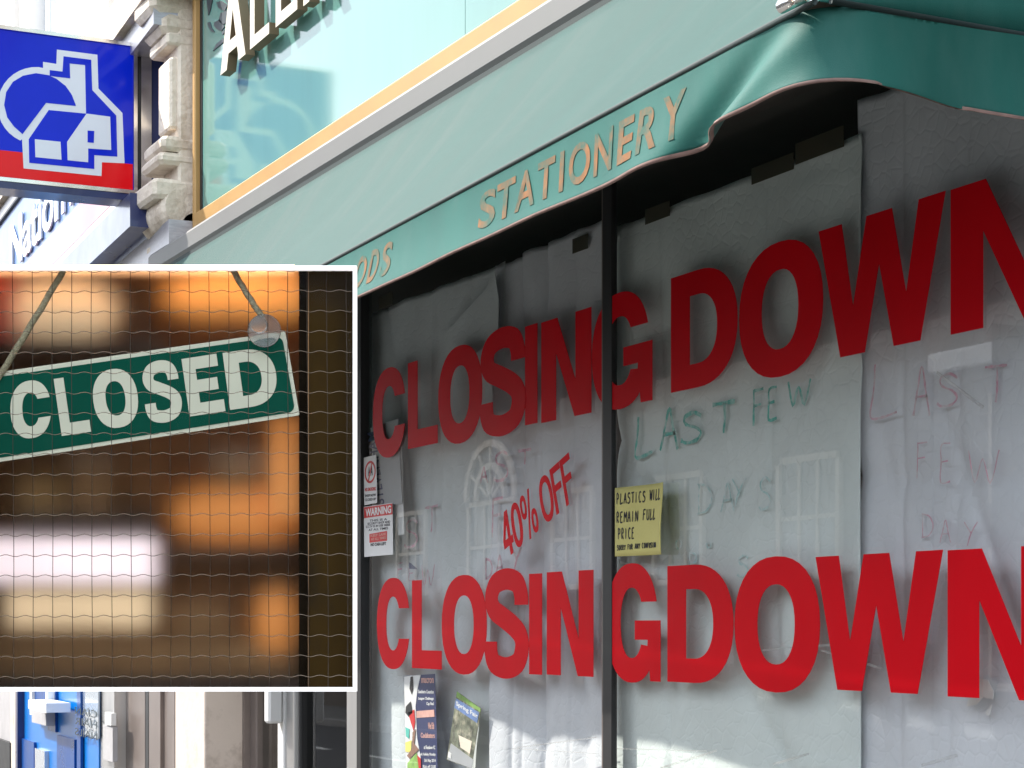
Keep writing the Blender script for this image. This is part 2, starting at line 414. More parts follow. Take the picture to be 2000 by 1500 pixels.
M['paper_c'] = paper_mat('paper_c', (.76,.78,.83))
M['tape'] = mat('tape', (.055,.045,.028), .3, var=.15)
M['red_vinyl'] = mat('red_vinyl', (.60,.0008,.008), .45, spec=.07, var=.10, vscale=2.2, bump=.10, bscale=7)
M['green_marker'] = mat('green_marker', (.06,.44,.37), .8, var=.3, vscale=40, dirt=(.50,.70,.66), dirt_amt=.8, dscale=45, dpos=(.42,.62))
M['faint_green'] = mat('faint_green', (.40,.66,.65), .8, var=.2, vscale=40, dirt=(.70,.76,.76), dirt_amt=.9, dscale=40, dpos=(.4,.58))
M['pink_marker'] = mat('pink_marker', (.66,.36,.46), .8, var=.2, vscale=40, dirt=(.66,.62,.64), dirt_amt=.95, dscale=35, dpos=(.42,.62))
M['yellow_paper'] = mat('yellow_paper', (.66,.61,.22), .8, var=.04, bump=.1)
M['black_print'] = mat('black_print', (.02,.02,.025), .7)
M['white_print'] = mat('white_print', (.80,.80,.80), .6, var=.05)
M['red_print'] = mat('red_print', (.62,.03,.03), .5, var=.08)
M['navy_print'] = mat('navy_print', (.035,.045,.13), .45, var=.15)
M['grey_print'] = mat('grey_print', (.42,.43,.45), .6)
M['peach_print'] = mat('peach_print', (.75,.42,.36), .6, var=.15, vscale=40)
M['green_print'] = mat('green_print', (.28,.48,.12), .6, var=.4, vscale=30)
M['teal_print'] = mat('teal_print', (.10,.5,.42), .6)
M['blue_print'] = mat('blue_print', (.16,.25,.5), .6, var=.2, vscale=40)
M['photo_print'] = mat('photo_print', (.16,.17,.12), .6, var=.8, vscale=30, dirt=(.6,.55,.42), dirt_amt=.9, dscale=28)
M['skin_print'] = mat('skin_print', (.30,.17,.12), .6)
M['yellow_print'] = mat('yellow_print', (.85,.75,.2), .6)
M['sign_blue'] = mat('sign_blue', (.001,.009,.28), .15, spec=.2, var=.14, vscale=3, coat=.12, emit=(.0005,.012,.44), estr=.32)
M['sign_red'] = mat('sign_red', (.42,.003,.006), .15, spec=.25, var=.06, vscale=3, coat=.12, emit=(.5,.001,.005), estr=.28)
M['sign_white'] = mat('sign_white', (.52,.56,.64), .2, var=.03, coat=.4, emit=(.62,.66,.74), estr=.10)
M['navy'] = mat('navy', (.012,.022,.10), .3, var=.15, coat=.3)
M['bank_blue_glare'] = mat('bank_blue_glare', (.08,.17,.40), .3, var=.05, vscale=2, coat=.1)  # board blue, paled by the glare mixed into the colour
M['bank_red_glare'] = mat('bank_red_glare', (.42,.12,.15), .3, var=.06, vscale=2, coat=.1)  # board red, turned pink by glare put into the colour
M['bank_white'] = mat('bank_white', (.85,.86,.88), .2, var=.03)
M['shutter'] = mat('shutter', (.34,.34,.37), .35, metal=.5, var=.2, vscale=20, stretch=(1,1,4))
M['atm_blue'] = mat('atm_blue', (.003,.17,.55), .3, spec=.3, var=.1, vscale=2, coat=.1)
M['atm_dark'] = mat('atm_dark', (.003,.06,.26), .3, spec=.3, var=.1)
M['pale_window'] = mat('pale_window', (.45,.52,.60), .06, var=.1, spec=.8, coat=1)
M['wall_grey'] = mat('wall_grey', (.40,.39,.40), .7, var=.1, bump=.2)
M['brown_frame'] = mat('brown_frame', (.20,.165,.15), .4, metal=.3, var=.15)
M['glass'] = glass_sheet('glass', ior=2.0, wob=.012)
M['door_glass'] = glass_sheet('door_glass', tint=(.75,.77,.76), ior=1.9, rough=.02, wob=.02)
M['case_glass'] = glass_sheet('case_glass', tint=(.99,.985,.97), ior=1.12)
M['frosted'] = frosted('frosted')
M['case_white_glow'] = mat('case_white_glow', (.86,.86,.86), .4, var=.02, emit=(1,1,1), estr=.38)  # emission added so the shaded white frame looks bright
M['case_body'] = mat('case_body', (.10,.07,.05), .6, var=.3)
M['dark_wire'] = mat('dark_wire', (.05,.038,.028), .5, metal=.4, var=.2)
M['wire'] = mat('wire', (.22,.18,.14), .2, metal=1.0, var=.15)
M['sign_green'] = mat('sign_green', (.0003,.07,.045), .5, spec=.06, var=.08)
M['sign_cream'] = mat('sign_cream', (.60,.62,.50), .55, var=.06)
M['cord'] = mat('cord', (.36,.33,.22), .9, var=.3, vscale=120, bump=.8, bscale=300)
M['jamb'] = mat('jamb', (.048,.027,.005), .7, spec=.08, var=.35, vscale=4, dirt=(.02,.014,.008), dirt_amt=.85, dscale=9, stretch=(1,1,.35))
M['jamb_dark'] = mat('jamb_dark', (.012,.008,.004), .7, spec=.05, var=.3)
M['case_brown'] = mat('case_brown', (.27,.125,.048), .7, var=.35, vscale=5)
M['card'] = mat('card', (.36,.205,.095), .8, var=.15)
M['cream_box'] = mat('cream_box', (.85,.74,.62), .7, var=.06)
M['red_box'] = mat('red_box', (.5,.04,.03), .6, var=.15)
M['dark_shelf'] = mat('dark_shelf', (.05,.03,.022), .6, var=.3)
M['orange_lamp'] = glow('orange_lamp', (1.0,.40,.10), .44)
M['orange_strip'] = glow('orange_strip', (1.0,.36,.09), .14)
M['white_lamp'] = glow('white_lamp', (1.0,.83,.92), .46)
M['added_warm_lamp'] = glow('added_warm_lamp', (1.0,.52,.24), 17.0)  # for the added tube hidden at the case top
M['cream_glow'] = glow('cream_glow', (1.0,.72,.46), .25)  # added glow for the cream box and drawer, which are no lamps
M['facade_a'] = mat('facade_a', (.17,.145,.125), .85, var=.12, bump=.3)
M['facade_b'] = mat('facade_b', (.15,.125,.105), .85, var=.12, bump=.3)
M['facade_c'] = mat('facade_c', (.20,.185,.17), .85, var=.1, bump=.3)
M['roof'] = mat('roof', (.10,.095,.10), .8)
M['opp_glass'] = mat('opp_glass', (.05,.06,.07), .05, var=.1, coat=1)
def suction_mat():
    m, N, L, B = nodes_of('clear_plastic'); B.inputs['Base Color'].default_value = (.85,.85,.84,1)
    B.inputs['Roughness'].default_value = .12; B.inputs['Transmission Weight'].default_value = .9; B.inputs['IOR'].default_value = 1.35
    n = N.new('ShaderNodeTexNoise'); n.inputs['Scale'].default_value = 60
    r = N.new('ShaderNodeMapRange'); r.inputs['To Min'].default_value = .05; r.inputs['To Max'].default_value = .22
    L.new(n.outputs['Fac'], r.inputs['Value']); L.new(r.outputs['Result'], B.inputs['Roughness']); return m
M['clear_plastic'] = suction_mat()

# ------------------------------------------------------------------ the ground
def struct(name, vf, m): return tag(mk(name, vf, m), kind='structure')
struct('road', box(-160, 60, -140, 140, -.4, -.12), M['asphalt'])
struct('pavement', box(-90, 20, -4.3, .3, -.115, 0.0), M['paving'])
struct('kerb', box(-90, 20, -4.45, -4.302, -.119, .003), M['kerbstone'])
struct('far_pavement', box(-90, 20, -12.2, -9.9, -.114, 0.0), M['paving'])
struct('far_kerb', box(-90, 20, -9.898, -9.75, -.118, .003), M['kerbstone'])
for i in range(16):
    struct('road_marking', box(-48+i*3.2, -46+i*3.2, -7.25, -7.13, -.1195, -.1155), M['road_paint'])
struct('road_marking', box(-80, 10, -4.75, -4.67, -.1195, -.1155), M['road_paint'])

# ------------------------------------------------------------------ the stationery shop
XC = P(702, 1000).x              # window corner
XD = P(470, 1400).x              # far edge of the doorway
XE = 1.2                         # end of the shop towards the camera
shop = thing('stationery_shop', (-5, .5, 0), 'closed stationery shop with papered display windows and aluminium frames under the awning', 'shop')
mk('wall', box(-9.1, XE+.4, .02, 3.4, 3.15, 7.5), M['shop_wall'], shop)
mk('header', box(XD, XE, -.04, .10, 3.02, 3.148), M['dark_room'], shop)
mk('stall_riser', box(XC, XE, -.02, .2, 0, .52), M['riser'], shop)
mk('sill', bbox_b(XC, XE, -.07, .12, .522, .56, .006), M['aluminium'], shop)
mk('back_wall', box(-9.1, XE+.4, 3.4, 3.5, 0, 3.14), M['dark_room'], shop)
mk('side_wall', box(-9.2, -9.1, .25, 3.5, 0, 3.14), M['dark_room'], shop)
mk('end_wall', box(XE+.4, XE+.5, 0, 3.5, 0, 3.14), M['dark_room'], shop)
mk('ceiling', box(-9.1, XE+.4, .11, 3.4, 3.06, 3.13), M['dark_room'], shop)
mk('floor', box(-9.1, XE+.4, .21, 3.4, -.05, .02), M['dark_room'], shop)
def pane(x0, x1, z0, z1): return [Vector((x0,0,z0)), Vector((x1,0,z0)), Vector((x1,0,z1)), Vector((x0,0,z1))], [[0,1,2,3]]
def post(x0, x1, xs, name='mullion'):
    """aluminium post with a black gasket on its nearer side"""
    o = mk(name, bbox_b(x0, xs, -.016, .03, .562, 3.018, .003), M['aluminium'], shop)
    mk('gasket', box(xs+.001, x1, -.019, .03, .562, 3.018), M['black_rubber'], o)
    return o
post(P(684,1300).x, P(713,1300).x, P(705,1300).x, 'corner_post')
mul = mk('mullion', bbox_b(P(1181,900).x, P(1199,900).x, -.008, .012, .562, 3.018, .002), M['black_rubber'], shop)
mk('glazing_bead', box(P(1178.5,900).x, P(1181,900).x-.001, -.006, .012, .562, 3.018), M['brown_frame'], mul)
XM = P(1199, 900).x
post(-2.05, -1.95, -1.99)
mk('window_pane', pane(P(713,1300).x+.001, P(1178.5,900).x-.001, .562, 3.018), M['glass'], shop)
mk('window_pane', pane(XM+.001, -2.051, .562, 3.018), M['glass'], shop)
mk('window_pane', pane(-1.949, XE-.1, .562, 3.018), M['glass'], shop)
mk('end_post', box(XE-.1, XE+.4, -.06, .1, 0, 3.018), M['aluminium'], shop)
# the glazed doorway beside the window
def dbar(x0, x1, m, y0=-.05, y1=.05, name='door_post'):
    return mk(name, bbox_b(P(x0,1400).x, P(x1,1400).x, y0, y1, .02, 3.0, .005), m, shop)
dbar(457, 464, M['white_paint'], -.08, .02)
dbar(465, 475.5, M['aluminium'], -.05, .02)
dbar(476.5, 490, M['white_paint'], -.06, .02)
dbar(491, 513, M['brown_frame'], -.03, .05)
mk('door_pane', pane(P(513,1400).x, P(566,1400).x, .02, 3.0), M['door_glass'], shop)
dbar(567, 579, M['white_paint'], -.06, .05)
dbar(580, 596, M['aluminium'], -.05, .05)
dbar(597, 599.5, M['black_rubber'], -.03, .04)
mk('door_pane', pane(P(600,1400).x, P(683,1300).x-.002, .02, 3.0), M['door_glass'], shop)
mk('reflection_plate', bbox_b(P(541,1400).x, P(556,1400).x, -.05, -.006, P(541,1404).z, 1.75, .004), M['white_paint'], shop)  # white plate stands in for a reflection in the door glass
mk('reflection_bar', bbox_b(P(570,1400).x, P(580,1400).x, -.13, -.062, P(570,1411).z, 1.8, .01), M['white_paint'], shop)  # white bar, part of the same built reflection
# painted pillar on the far side of the doorway
pil = thing('painted_pillar', (P(400,1400,-.22).x, -.1, 0), 'broad painted pillar, white in front and brown on its side, left of the glazed doorway', 'pillar')
pl = mk('shaft', bbox_b(P(342,1400,-.24).x, P(400,1400,-.24).x, -.24, .1, 0, 3.05, .006), M['pillar_paint'], pil)
mk('edge_strip', box(P(400,1400,-.24).x+.001, P(400,1400,-.24).x+.03, -.06, .1, 0, 3.0), M['brown_frame'], pil)

# ------------------------------------------------------------------ fascia sign with its raised letters
YF = -.12
fas = thing('fascia_sign', P(700, 240, YF), 'pale aqua glossy fascia board with raised cream letters above the awning', 'sign')
FX0 = P(396, 300, YF).x; FZ = P(850, 117, YF).z
PAN = [FX0, -6.06, -2.6, XE]
for i in range(3):
    mk('panel', box(PAN[i]+(.002 if i else 0), PAN[i+1]-.002, YF, .01, FZ, 5.6), M['fascia'], fas)
mk('lower_trim', bbox_b(FX0-.03, XE, YF-.03, .01, FZ-.095, FZ-.001, .006), M['ochre'], fas)
mk('side_trim', bbox_b(FX0-.075, FX0-.032, YF-.03, .01, FZ-.095, 5.6, .006), M['ochre'], fas)
mk('joint_strip', box(FX0-.031, FX0-.001, YF-.005, .01, FZ, 5.6), M['black_rubber'], fas)
def fl(ch, x0, x1, ybot, H=.34):
    p0 = P(x0, ybot, YF); X1 = P(x1, ybot, YF).x
    mp_ = on_plane((p0.x, YF-.025, p0.z), (X1-p0.x, 0, 0), (0, 0, H), (0, -1, 0), .045)
    o = mk('letter', gfit(ch, mp_, .028) if ch == 'R' else bold(ch, mp_, .15, .95), M['cream_letter'], fas)
    o.data.materials.append(M['letter_side'])
    for p_ in o.data.polygons:
        if abs(p_.normal.y) < .5: p_.material_index = 1
    return o
fl('A', 459, 509, 151); fl('L', 518, 556, 101); fl('E', 569, 612, 58); fl('R', 624, 672, 17)
def fpoly(pts, name='emblem_stroke'):
    return mk(name, prism([P(x, y, YF-.0005) for x, y in pts], (0,-.004,0)), M['ink'], fas)
for s in ([(405,0),(416,0),(412,20),(408,30)], [(424,5),(434,2),(446,10),(440,22),(428,16)], [(432,26),(444,20),(452,30),(446,44),(436,48),(428,40)],
          [(420,44),(430,38),(440,52),(434,60),(426,58),(419,50)], [(406,45),(411,43),(414,54),(420,63),(414,62),(409,54)], [(447,34),(453,30),(453,42),(449,47),(446,40)],
          [(434,64),(440,58),(441,62),(436,68)], [(436,76),(450,66),(452,69),(444,77),(417,100),(424,86)], [(440,0),(458,0),(454,12),(446,8)], [(452,14),(458,4),(459,14),(455,26)]):
    fpoly(s)

# ------------------------------------------------------------------ awning
HBX0 = P(288, 517, -.27).x
BARZ = 2.72
def barpt(px, py):
    t = (BARZ - EYE) / ((HOR - py) / F); a = (px - 1000) / F
    return Vector((t*(a*ST - CT), -CAMD + t*(a*CT + ST), BARZ))
B1 = barpt(1598, 2); B0 = barpt(650, 510); bd = (B0 - B1)
BF = B1 + bd * ((HBX0 + .05 - B1.x) / bd.x)         # far end of the front bar
aw = thing('shop_awning', (-5.5, -.5, 2.5), 'faded green canvas awning with a drooping lettered valance over the shop window', 'awning')
HBZ0 = P(850, 195, -.27).z; HBX1 = B1.x + .02
mk('headbox', bbox_b(HBX0, HBX1, -.27, .005, HBZ0, P(850, 137, -.27).z, .015), M['headbox'], aw)
mk('slot', box(HBX0+.01, HBX1-.01, -.262, -.01, HBZ0-.02, HBZ0-.001), M['dark_slot'], aw)
def canopy(u, v):
    top = Vector((HBX0+.02 + (HBX1-.03-HBX0)*u, -.262, HBZ0-.018))
    bot = BF + (B1 - BF)*u
    p = top + (bot - top)*v
    sag = .022*math.sin(math.pi*v)*(.6+.8*vnoise(u*7, 1.3)) + .010*(vnoise(u*26 + v*5, v*2.2, 3)-.5)*math.sin(math.pi*v)
    near = max(0, (u-.72)/.28)
    sag += .016*near*math.sin((u*46 + v*7))*math.sin(math.pi*min(1, v*1.02))
    return p + Vector((0, .6, -.75))*sag
mk('canopy', slab(canopy, 120, 16, (0, .0012, -.0015)), M['canvas'], aw, True)
bar = mk('front_bar', tube([BF + (B1-BF)*i/12 + Vector((0,-.008,-.002)) for i in range(13)], .0065, 10), M['dark_slot'], aw, True)
bdir = (B1 - BF).normalized()
mk('end_cap', tube([barpt(1541,20)+Vector((0,-.016,.004)), barpt(1592, -4)+Vector((0,-.016,.004))], .013, 10), M['chrome'], aw, True)
# side wing and its bar, running back to the wall at the near end
S1 = Vector((B1.x, .01, BARZ))
sb = mk('side_bar', tube([B1 + Vector((.01,.02,0)), S1], .006, 8), M['dark_slot'], aw, True)
def wing(u, v):
    a = B1.lerp(S1, u); z1 = BARZ + (HBZ0-BARZ) * min(1, (a.y - B1.y)/( -.262 - B1.y))
    return Vector((B1.x + .012*math.sin(u*9)*math.sin(math.pi*v), a.y, BARZ + (z1 - BARZ)*v))
mk('side_wing', slab(wing, 16, 8, (-.0015,0,0)), M['valance'], aw, True)
# valance: one long cloth that turns the corner and hangs in folds there
LEN_F = (B1-BF).length
def val_path(s):
    """bar position for cloth length s, rounding the corner"""
    if s < LEN_F - .12: return BF + (B1-BF)*(s/LEN_F)
    A = BF + (B1-BF)*((LEN_F-.12)/LEN_F); C = B1 + Vector((0,.12,0))
    if s < LEN_F + .12:
        t = (s - LEN_F + .12)/.24
        return A*(1-t)**2 + B1*2*t*(1-t) + C*t*t
    return C + Vector((0, s - LEN_F - .12, 0))
LEN_A = LEN_F + (S1-B1).length
def val(u, v):
    s = u*LEN_A; p = val_path(s)
    dn = max(0.0, 1-abs(s-LEN_F)/.62)                    # folds gather at the corner
    e = 1e-3; t = (val_path(min(LEN_A, s+e)) - val_path(max(0, s-e))).normalized(); n = Vector((t.y, -t.x, 0)) 
    wave = .012*(vnoise(s*2.3, v*1.1, 5)-.5) + .006*math.sin(s*3.1+.7)
    k = s - LEN_F
    # one long crease runs from the corner down to the hem, with a hollow on its far side
    x_ = k + .30*v
    fold = -.050*v*math.exp(-((x_+.10)/.095)**2) + .030*v*math.exp(-(x_/.11)**2) - .022*v*math.exp(-((k-.30)/.10)**2) + .010*v*math.exp(-((k+.62)/.1)**2)
    wave = wave*v + fold*1.0
    drop = .163 + .008*math.sin(s*2.1) + .006*vnoise(s*4, 2.2)
    drop -= .034*math.exp(-((k-.06)/.30)**2)
    curl = .022*v*v*(.5+vnoise(s*1.7, 9.1))
    return p + n*(wave + curl + .010) + Vector((0,0,-(drop-.002)*v - .002))
va = mk('valance', slab(val, 420, 14, (0,.0012,.0006)), M['valance'], aw, True)
def val_on(s, v, off=.0016):
    p = val(s/LEN_A, v); e = .003
    t = (val((s+e)/LEN_A, v) - val((s-e)/LEN_A, v)); w = val(s/LEN_A, min(1, v+.02)) - val(s/LEN_A, max(0, v-.02))
    n = t.cross(w).normalized()
    if n.y > 0 and n.x < .5: n = -n
    return p + n*off
hem = []
for i in range(301):
    s = LEN_A*i/300; hem.append((val_on(s, .965, .003), val_on(s, 1.0, .003)))
hv = []; hf = []
for i, (a, b) in enumerate(hem):
    hv += [a, b]
    if i: hf.append([2*i-2, 2*i, 2*i+1, 2*i-1])
n0 = len(hv); hv += [p + Vector((0,.005,-.0015)) for p in hv]; hf += [[k+n0 for k in reversed(q)] for q in hf]
hf += [[2*i+1, 2*i+3, 2*i+3+n0, 2*i+1+n0] for i in range(300)]
mk('hem', (hv, hf), M['hem'], va, True)
def s_at(px):
    """cloth length where the valance shows at photograph column px"""
    lo, hi = 0, LEN_F
    for _ in range(40):
        m_ = (lo+hi)/2; p = BF + (B1-BF)*(m_/LEN_F); r = p - Vector((0,-CAMD,EYE))
        x = 1000 + F*(r.dot(RIGHT)/r.dot(FWD))
        if x < px: lo = m_
        else: hi = m_
    return lo
def val_text(txt, cells):
    for ch, (x0, x1) in zip(txt, cells):
        s0, s1 = s_at(x0), s_at(x1)
        f = lambda u, v, w: val_on(s0 + (s1-s0)*u, .80 - .58*v, .0012 + .0002*w)
        mk('letter', gfit(ch, f, .020, 4), M['faded_orange'], va)
val_text('STATIONERY', [(946,978),(980,1016),(1018,1056),(1060,1094),(1104,1112),(1122,1164),(1172,1208),(1220,1252),(1262,1302),(1308,1352)])
val_text('ODS', [(706,728),(735,752),(758,777)])

# ------------------------------------------------------------------ paper sheets behind the glass
def sheet(name, x0, x1, ztop, zbot, Y, m, label, seed, folds=(), tilt=0.0, amp=.006, topfn=None):
    X0, X1 = P(x0, 1000, Y).x, P(x1, 1000, Y).x
    rr = random.Random(seed); cl = []
    for _ in range(9):
        an = rr.choice((0, 0, math.pi/2, math.pi/2, rr.uniform(0, 3.1))) + rr.uniform(-.12, .12); ca, cb = math.cos(an), math.sin(an)
        cl.append((ca, cb, ca*rr.random() + cb*rr.random(), rr.uniform(-.007, .02)))
    def fn(u, v):
        X = X0 + (X1-X0)*u + tilt*(1-v)
        zt = ztop + (topfn(u) if topfn else .010*(vnoise(u*9, seed)-.5))
        z = zbot + (zt-zbot)*v
        y = Y + amp*(vnoise(u*4, v*3, seed)-.5) + amp*.5*(vnoise(u*13, v*9, seed+1)-.5)
        for ca, cb, cc, am in cl:
            d_ = abs(u*ca + v*cb - cc); y += am*math.exp(-d_/.018)
        for c0, c1, a, w in folds:
            c = c0 + (c1-c0)*(1-v); y += a*math.exp(-((u-c)/w)**2)
        return Vector((X, y, z))
    o = mk(name, slab(fn, 110, 110, (0,.0008,0)), m, None, True)
    tag(o, label, 'paper sheet'); return o
sh = {}
sh[0] = sheet('paper_sheet', 714, 985, 2.905, .57, .075, M['paper_a'], 'creased white paper sheet papering the window next to the doorway corner post', 11,
              [(.86,.60,.03,.10), (.5,.35,.010,.05)], 0, .012)
sh[1] = sheet('paper_sheet', 958, 1181, 2.90, .57, .052, M['paper_c'], 'greyish paper sheet with a long hanging fold left of the black mullion', 23,
              [(.10,.52,.035,.16), (.45,.95,.018,.07)], 0, .010)
sh[2] = sheet('paper_sheet', 1203, 1681, 2.862, .57, .045, M['paper_b'], 'flat paper sheet with green handwriting behind the glass right of the mullion', 37, [], 0, .006)
sh[3] = sheet('paper_sheet', 1676, 2260, 2.95, .57, .062, M['paper_c'], 'lilac grey paper sheet with pink handwriting at the right end of the window', 41, [(.1,.1,.008,.05)], 0, .006)
# a loose torn flap on the left pane and tape along the top edges
flap = mk('torn_flap', prism([P(x, y, .043) for x, y in [(864,658),(905,612),(948,566),(966,531),(974,585),(972,660),(930,690),(872,700)]], (0,.002,0)), M['paper_a'])
tag(flap, 'torn triangular paper flap hanging at the top of the left pane', 'paper')
for i, (x0, x1, y0, y1) in enumerate([(742,768,590,574),(1186,1204,454,440),(1262,1310,420,398),(1470,1552,340,305),(1556,1650,300,252),(1120,1150,478,462)]):
    a, b = P(x0, y0, .04), P(x1, y1, .04)
    t = mk('tape_strip', box(a.x, b.x, .036, .0375, min(a.z,b.z)-.03, max(a.z,b.z)+.01), M['tape'])
    tag(t, ['short brown tape strip near the corner post','narrow brown tape strip touching the mullion','brown tape tab on the green-lettered paper left of its middle',
            'long brown tape strip above the letter O of the upper row','longest brown tape strip reaching the seam between the papers','small brown tape strip left of the mullion top'][i], 'tape')
for i, (x0, x1, y0, y1) in enumerate([(1722,1752,210,176)]):
    a, b = P(x0, y0, .2), P(x1, y1, .2)
    mk('hanging_strip', box(a.x, b.x, .2, .21, 2.6, 3.02), M['tape'], shop)

# marker strokes: letters as polylines in a unit cell (x right, y up)
HW = {'L': [[(.15,1),(.1,.5),(0,.02),(.35,.0),(.8,.1)]], 'A': [[(0,0),(.2,.5),(.42,1),(.6,.5),(.8,0)], [(.15,.38),(.7,.40)]],
      'S': [[(.8,.86),(.5,1),(.15,.86),(.2,.62),(.6,.48),(.78,.28),(.6,.06),(.2,.0),(.0,.1)]], 'T': [[(0,.95),(.5,.98),(.9,1)], [(.48,.97),(.5,.5),(.44,0)]],
      'F': [[(.1,1),(.08,.5),(.05,0)], [(.1,.97),(.75,1)], [(.08,.55),(.6,.58)]], 'E': [[(.7,1),(.1,.95),(.08,.5),(.05,.0),(.7,.02)], [(.08,.52),(.55,.55)]],
      'W': [[(0,1),(.18,.05),(.42,.75),(.64,.02),(.9,1)]], 'D': [[(.1,1),(.08,.5),(.08,0)], [(.0,1),(.5,.9),(.75,.5),(.5,.1),(.0,0)]],
      'Y': [[(0,1),(.4,.55)], [(.85,1),(.4,.5),(.2,0)]], 'P':[[(.1,0),(.1,1),(.6,.9),(.6,.55),(.1,.5)]], 'R':[[(.1,0),(.1,1),(.6,.9),(.6,.6),(.1,.5),(.7,0)]],
      'I':[[(.3,1),(.3,0)]], 'C':[[(.7,.9),(.3,1),(.0,.5),(.3,.0),(.7,.1)]], 'M':[[(0,0),(.1,1),(.45,.4),(.8,1),(.9,0)]], 'N':[[(0,0),(.05,1),(.7,0),(.75,1)]],
      'U':[[(0,1),(.05,.2),(.4,0),(.7,.2),(.75,1)]], 'O':[[(.4,1),(.05,.7),(.1,.2),(.4,0),(.7,.3),(.7,.75),(.4,1)]], 'B':[[(.1,0),(.1,1),(.6,.85),(.1,.52),(.7,.3),(.1,0)]]}
def hand(ch, x0, x1, y0, y1, Y, w, m, parent, sl=0.0, th=.0006, n=(0,-1,0), name='handwritten_letter', two=False):
    """one handwritten letter in the photograph cell x0..x1, y0 (top)..y1 (foot)"""
    parts = []
    for rep in range(2 if two else 1):
        for pl in HW[ch]:
            q = []
            for u, v in smooth_pl(pl):
                px = x0 + (x1-x0)*u + rep*3 + random.uniform(-.4,.4); py = y1 + (y0-y1)*v - sl*(x1-x0)*u
                q.append(P(px, py, Y) + Vector((0,-rep*.0008,0)))
            parts.append(ribbon(q, w, n, th, .3))
    return mk(name, join(*parts), m, parent)
for ch, x0, x1, y0, y1 in [('L',1241,1282,815,893),('A',1290,1332,800,880),('S',1330,1380,808,866),('T',1392,1440,788,848)]:
    hand(ch, x0, x1, y0, y1, .0365, .011, M['green_marker'], sh[2], .1)
for ch, x0, x1, y0, y1 in [('F',1470,1498,762,832),('E',1500,1524,758,820),('W',1540,1588,746,796)]:
    hand(ch, x0, x1, y0, y1, .0365, .008, M['green_marker'], sh[2], .15)
for ch, x0, x1, y0, y1 in [('D',1362,1400,946,1004),('A',1408,1440,944,1000),('Y',1430,1462,936,990),('S',1482,1510,934,996),('P',1345,1368,1082,1118),('S',1440,1466,1086,1126),('O',1320,1334,1054,1072),('O',1380,1392,1060,1070)]:
    hand(ch, x0, x1, y0, y1, .0365, .006, M['faint_green'], sh[2], .1)
for ch, x0, x1, y0, y1 in [('L',1700,1764,712,816),('A',1784,1824,716,812),('S',1830,1880,730,794),('T',1924,1972,714,786)]:
    hand(ch, x0, x1, y0, y1, .054, .006, M['pink_marker'], sh[3], .02)
for ch, x0, x1, y0, y1 in [('F',1790,1818,864,934),('E',1836,1864,866,942),('W',1892,1958,880,946),('D',1800,1830,1004,1050),('A',1836,1862,1016,1060),('Y',1884,1914,1020,1066)]:
    hand(ch, x0, x1, y0, y1, .054, .0035, M['pink_marker'], sh[3], .02)
for ch, x0, x1, y0, y1 in [('S',790,822,1016,1070),('T',830,858,990,1040)]:
    hand(ch, x0, x1, y0, y1, .062, .010, M['pink_marker'], sh[0], .1)
for ch, x0, x1, y0, y1 in [('A',938,956,914,944),('S',964,1000,884,940),('T',1012,1040,880,908),('F',960,990,974,1050),('D',948,966,1092,1130),('A',968,988,1086,1124),('Y',1000,1022,1070,1120)]:
    hand(ch, x0, x1, y0, y1, .036, .010, M['pink_marker'], sh[1], .1)
for ch, x0, x1, y0, y1 in [('F',776,792,1100,1128),('E',798,814,1108,1134),('W',824,852,1104,1146)]:
    hand(ch, x0, x1, y0, y1, .062, .005, M['pink_marker'], sh[0], .1)

# ------------------------------------------------------------------ red vinyl lettering on the glass
def zfit(samples):
    """straight line z(X) through measured (px, py) points on the glass"""
    pts = [P(x, y, 0) for x, y in samples]; n = len(pts)
    mx_ = sum(p.x for p in pts)/n; mz = sum(p.z for p in pts)/n
    k = sum((p.x-mx_)*(p.z-mz) for p in pts)/sum((p.x-mx_)**2 for p in pts)
    return lambda X: mz + k*(X-mx_)
def row(label, cells, tops, bases, jit, yy=.0052):
    zt, zb = zfit(tops), zfit(bases)
    r = thing('window_lettering', (P(1300,1000).x, -.005, zb(-4)), label, 'lettering')
    for i, (ch, x0, x1) in enumerate(cells):
        X0, X1 = P(x0, 1000, .005).x, P(x1, 1000, .005).x
        ov = .012 if ch in 'COSG' else 0
        rt = jit[i % len(jit)]
        def f(u, v, w, X0=X0, X1=X1, ov=ov, rt=rt):
            X = X0 + (X1-X0)*u; z0, z1 = zb(X)-ov+rt, zt(X)+ov+rt
            return Vector((X, yy - .0007*w - .0006*(i % 2), z0 + (z1-z0)*v))
        mk('letter', bold(ch, f, .158, 1.30), M['red_vinyl'], r)
    return r
UP_CELLS = [('C',733,797),('L',802,860),('O',861,947),('S',946,1029),('I',1031,1055),('N',1063,1161),('G',1163,1280),('D',1317,1447),('O',1450,1614),('W',1606,1854),('N',1864,2082)]
row('upper row of big red letters reading CLOSING DOWN in the awning shade', UP_CELLS,
    [(802,713.6),(1031,635),(1317,545),(1606,451),(1864,374.5)], [(803,880),(1031,829.5),(1317,767.5),(1658,697),(1866,655)], [0,.004,-.003,.002,0,-.004], -.0052)
LO_CELLS = [('C',741,805),('L',810,868),('O',868,956),('S',955,1035),('I',1039,1064),('N',1074,1165),('G',1192,1296),('D',1310,1439),('O',1441,1608),('W',1600,1849),('N',1858,2070)]
row('lower row of big bright red letters reading CLOSING DOWN', LO_CELLS,
    [(810,1131.6),(1039,1120.6),(1310,1114),(1600,1088),(1858,1070)], [(811,1301.6),(1039,1318),(1314,1340),(1654,1347),(1863,1356)], [.003,0,-.002,.002,0,.002], -.0052)
off = thing('discount_lettering', P(1060, 1030), 'small slanted red letters reading 40% OFF between the two red rows', 'lettering')
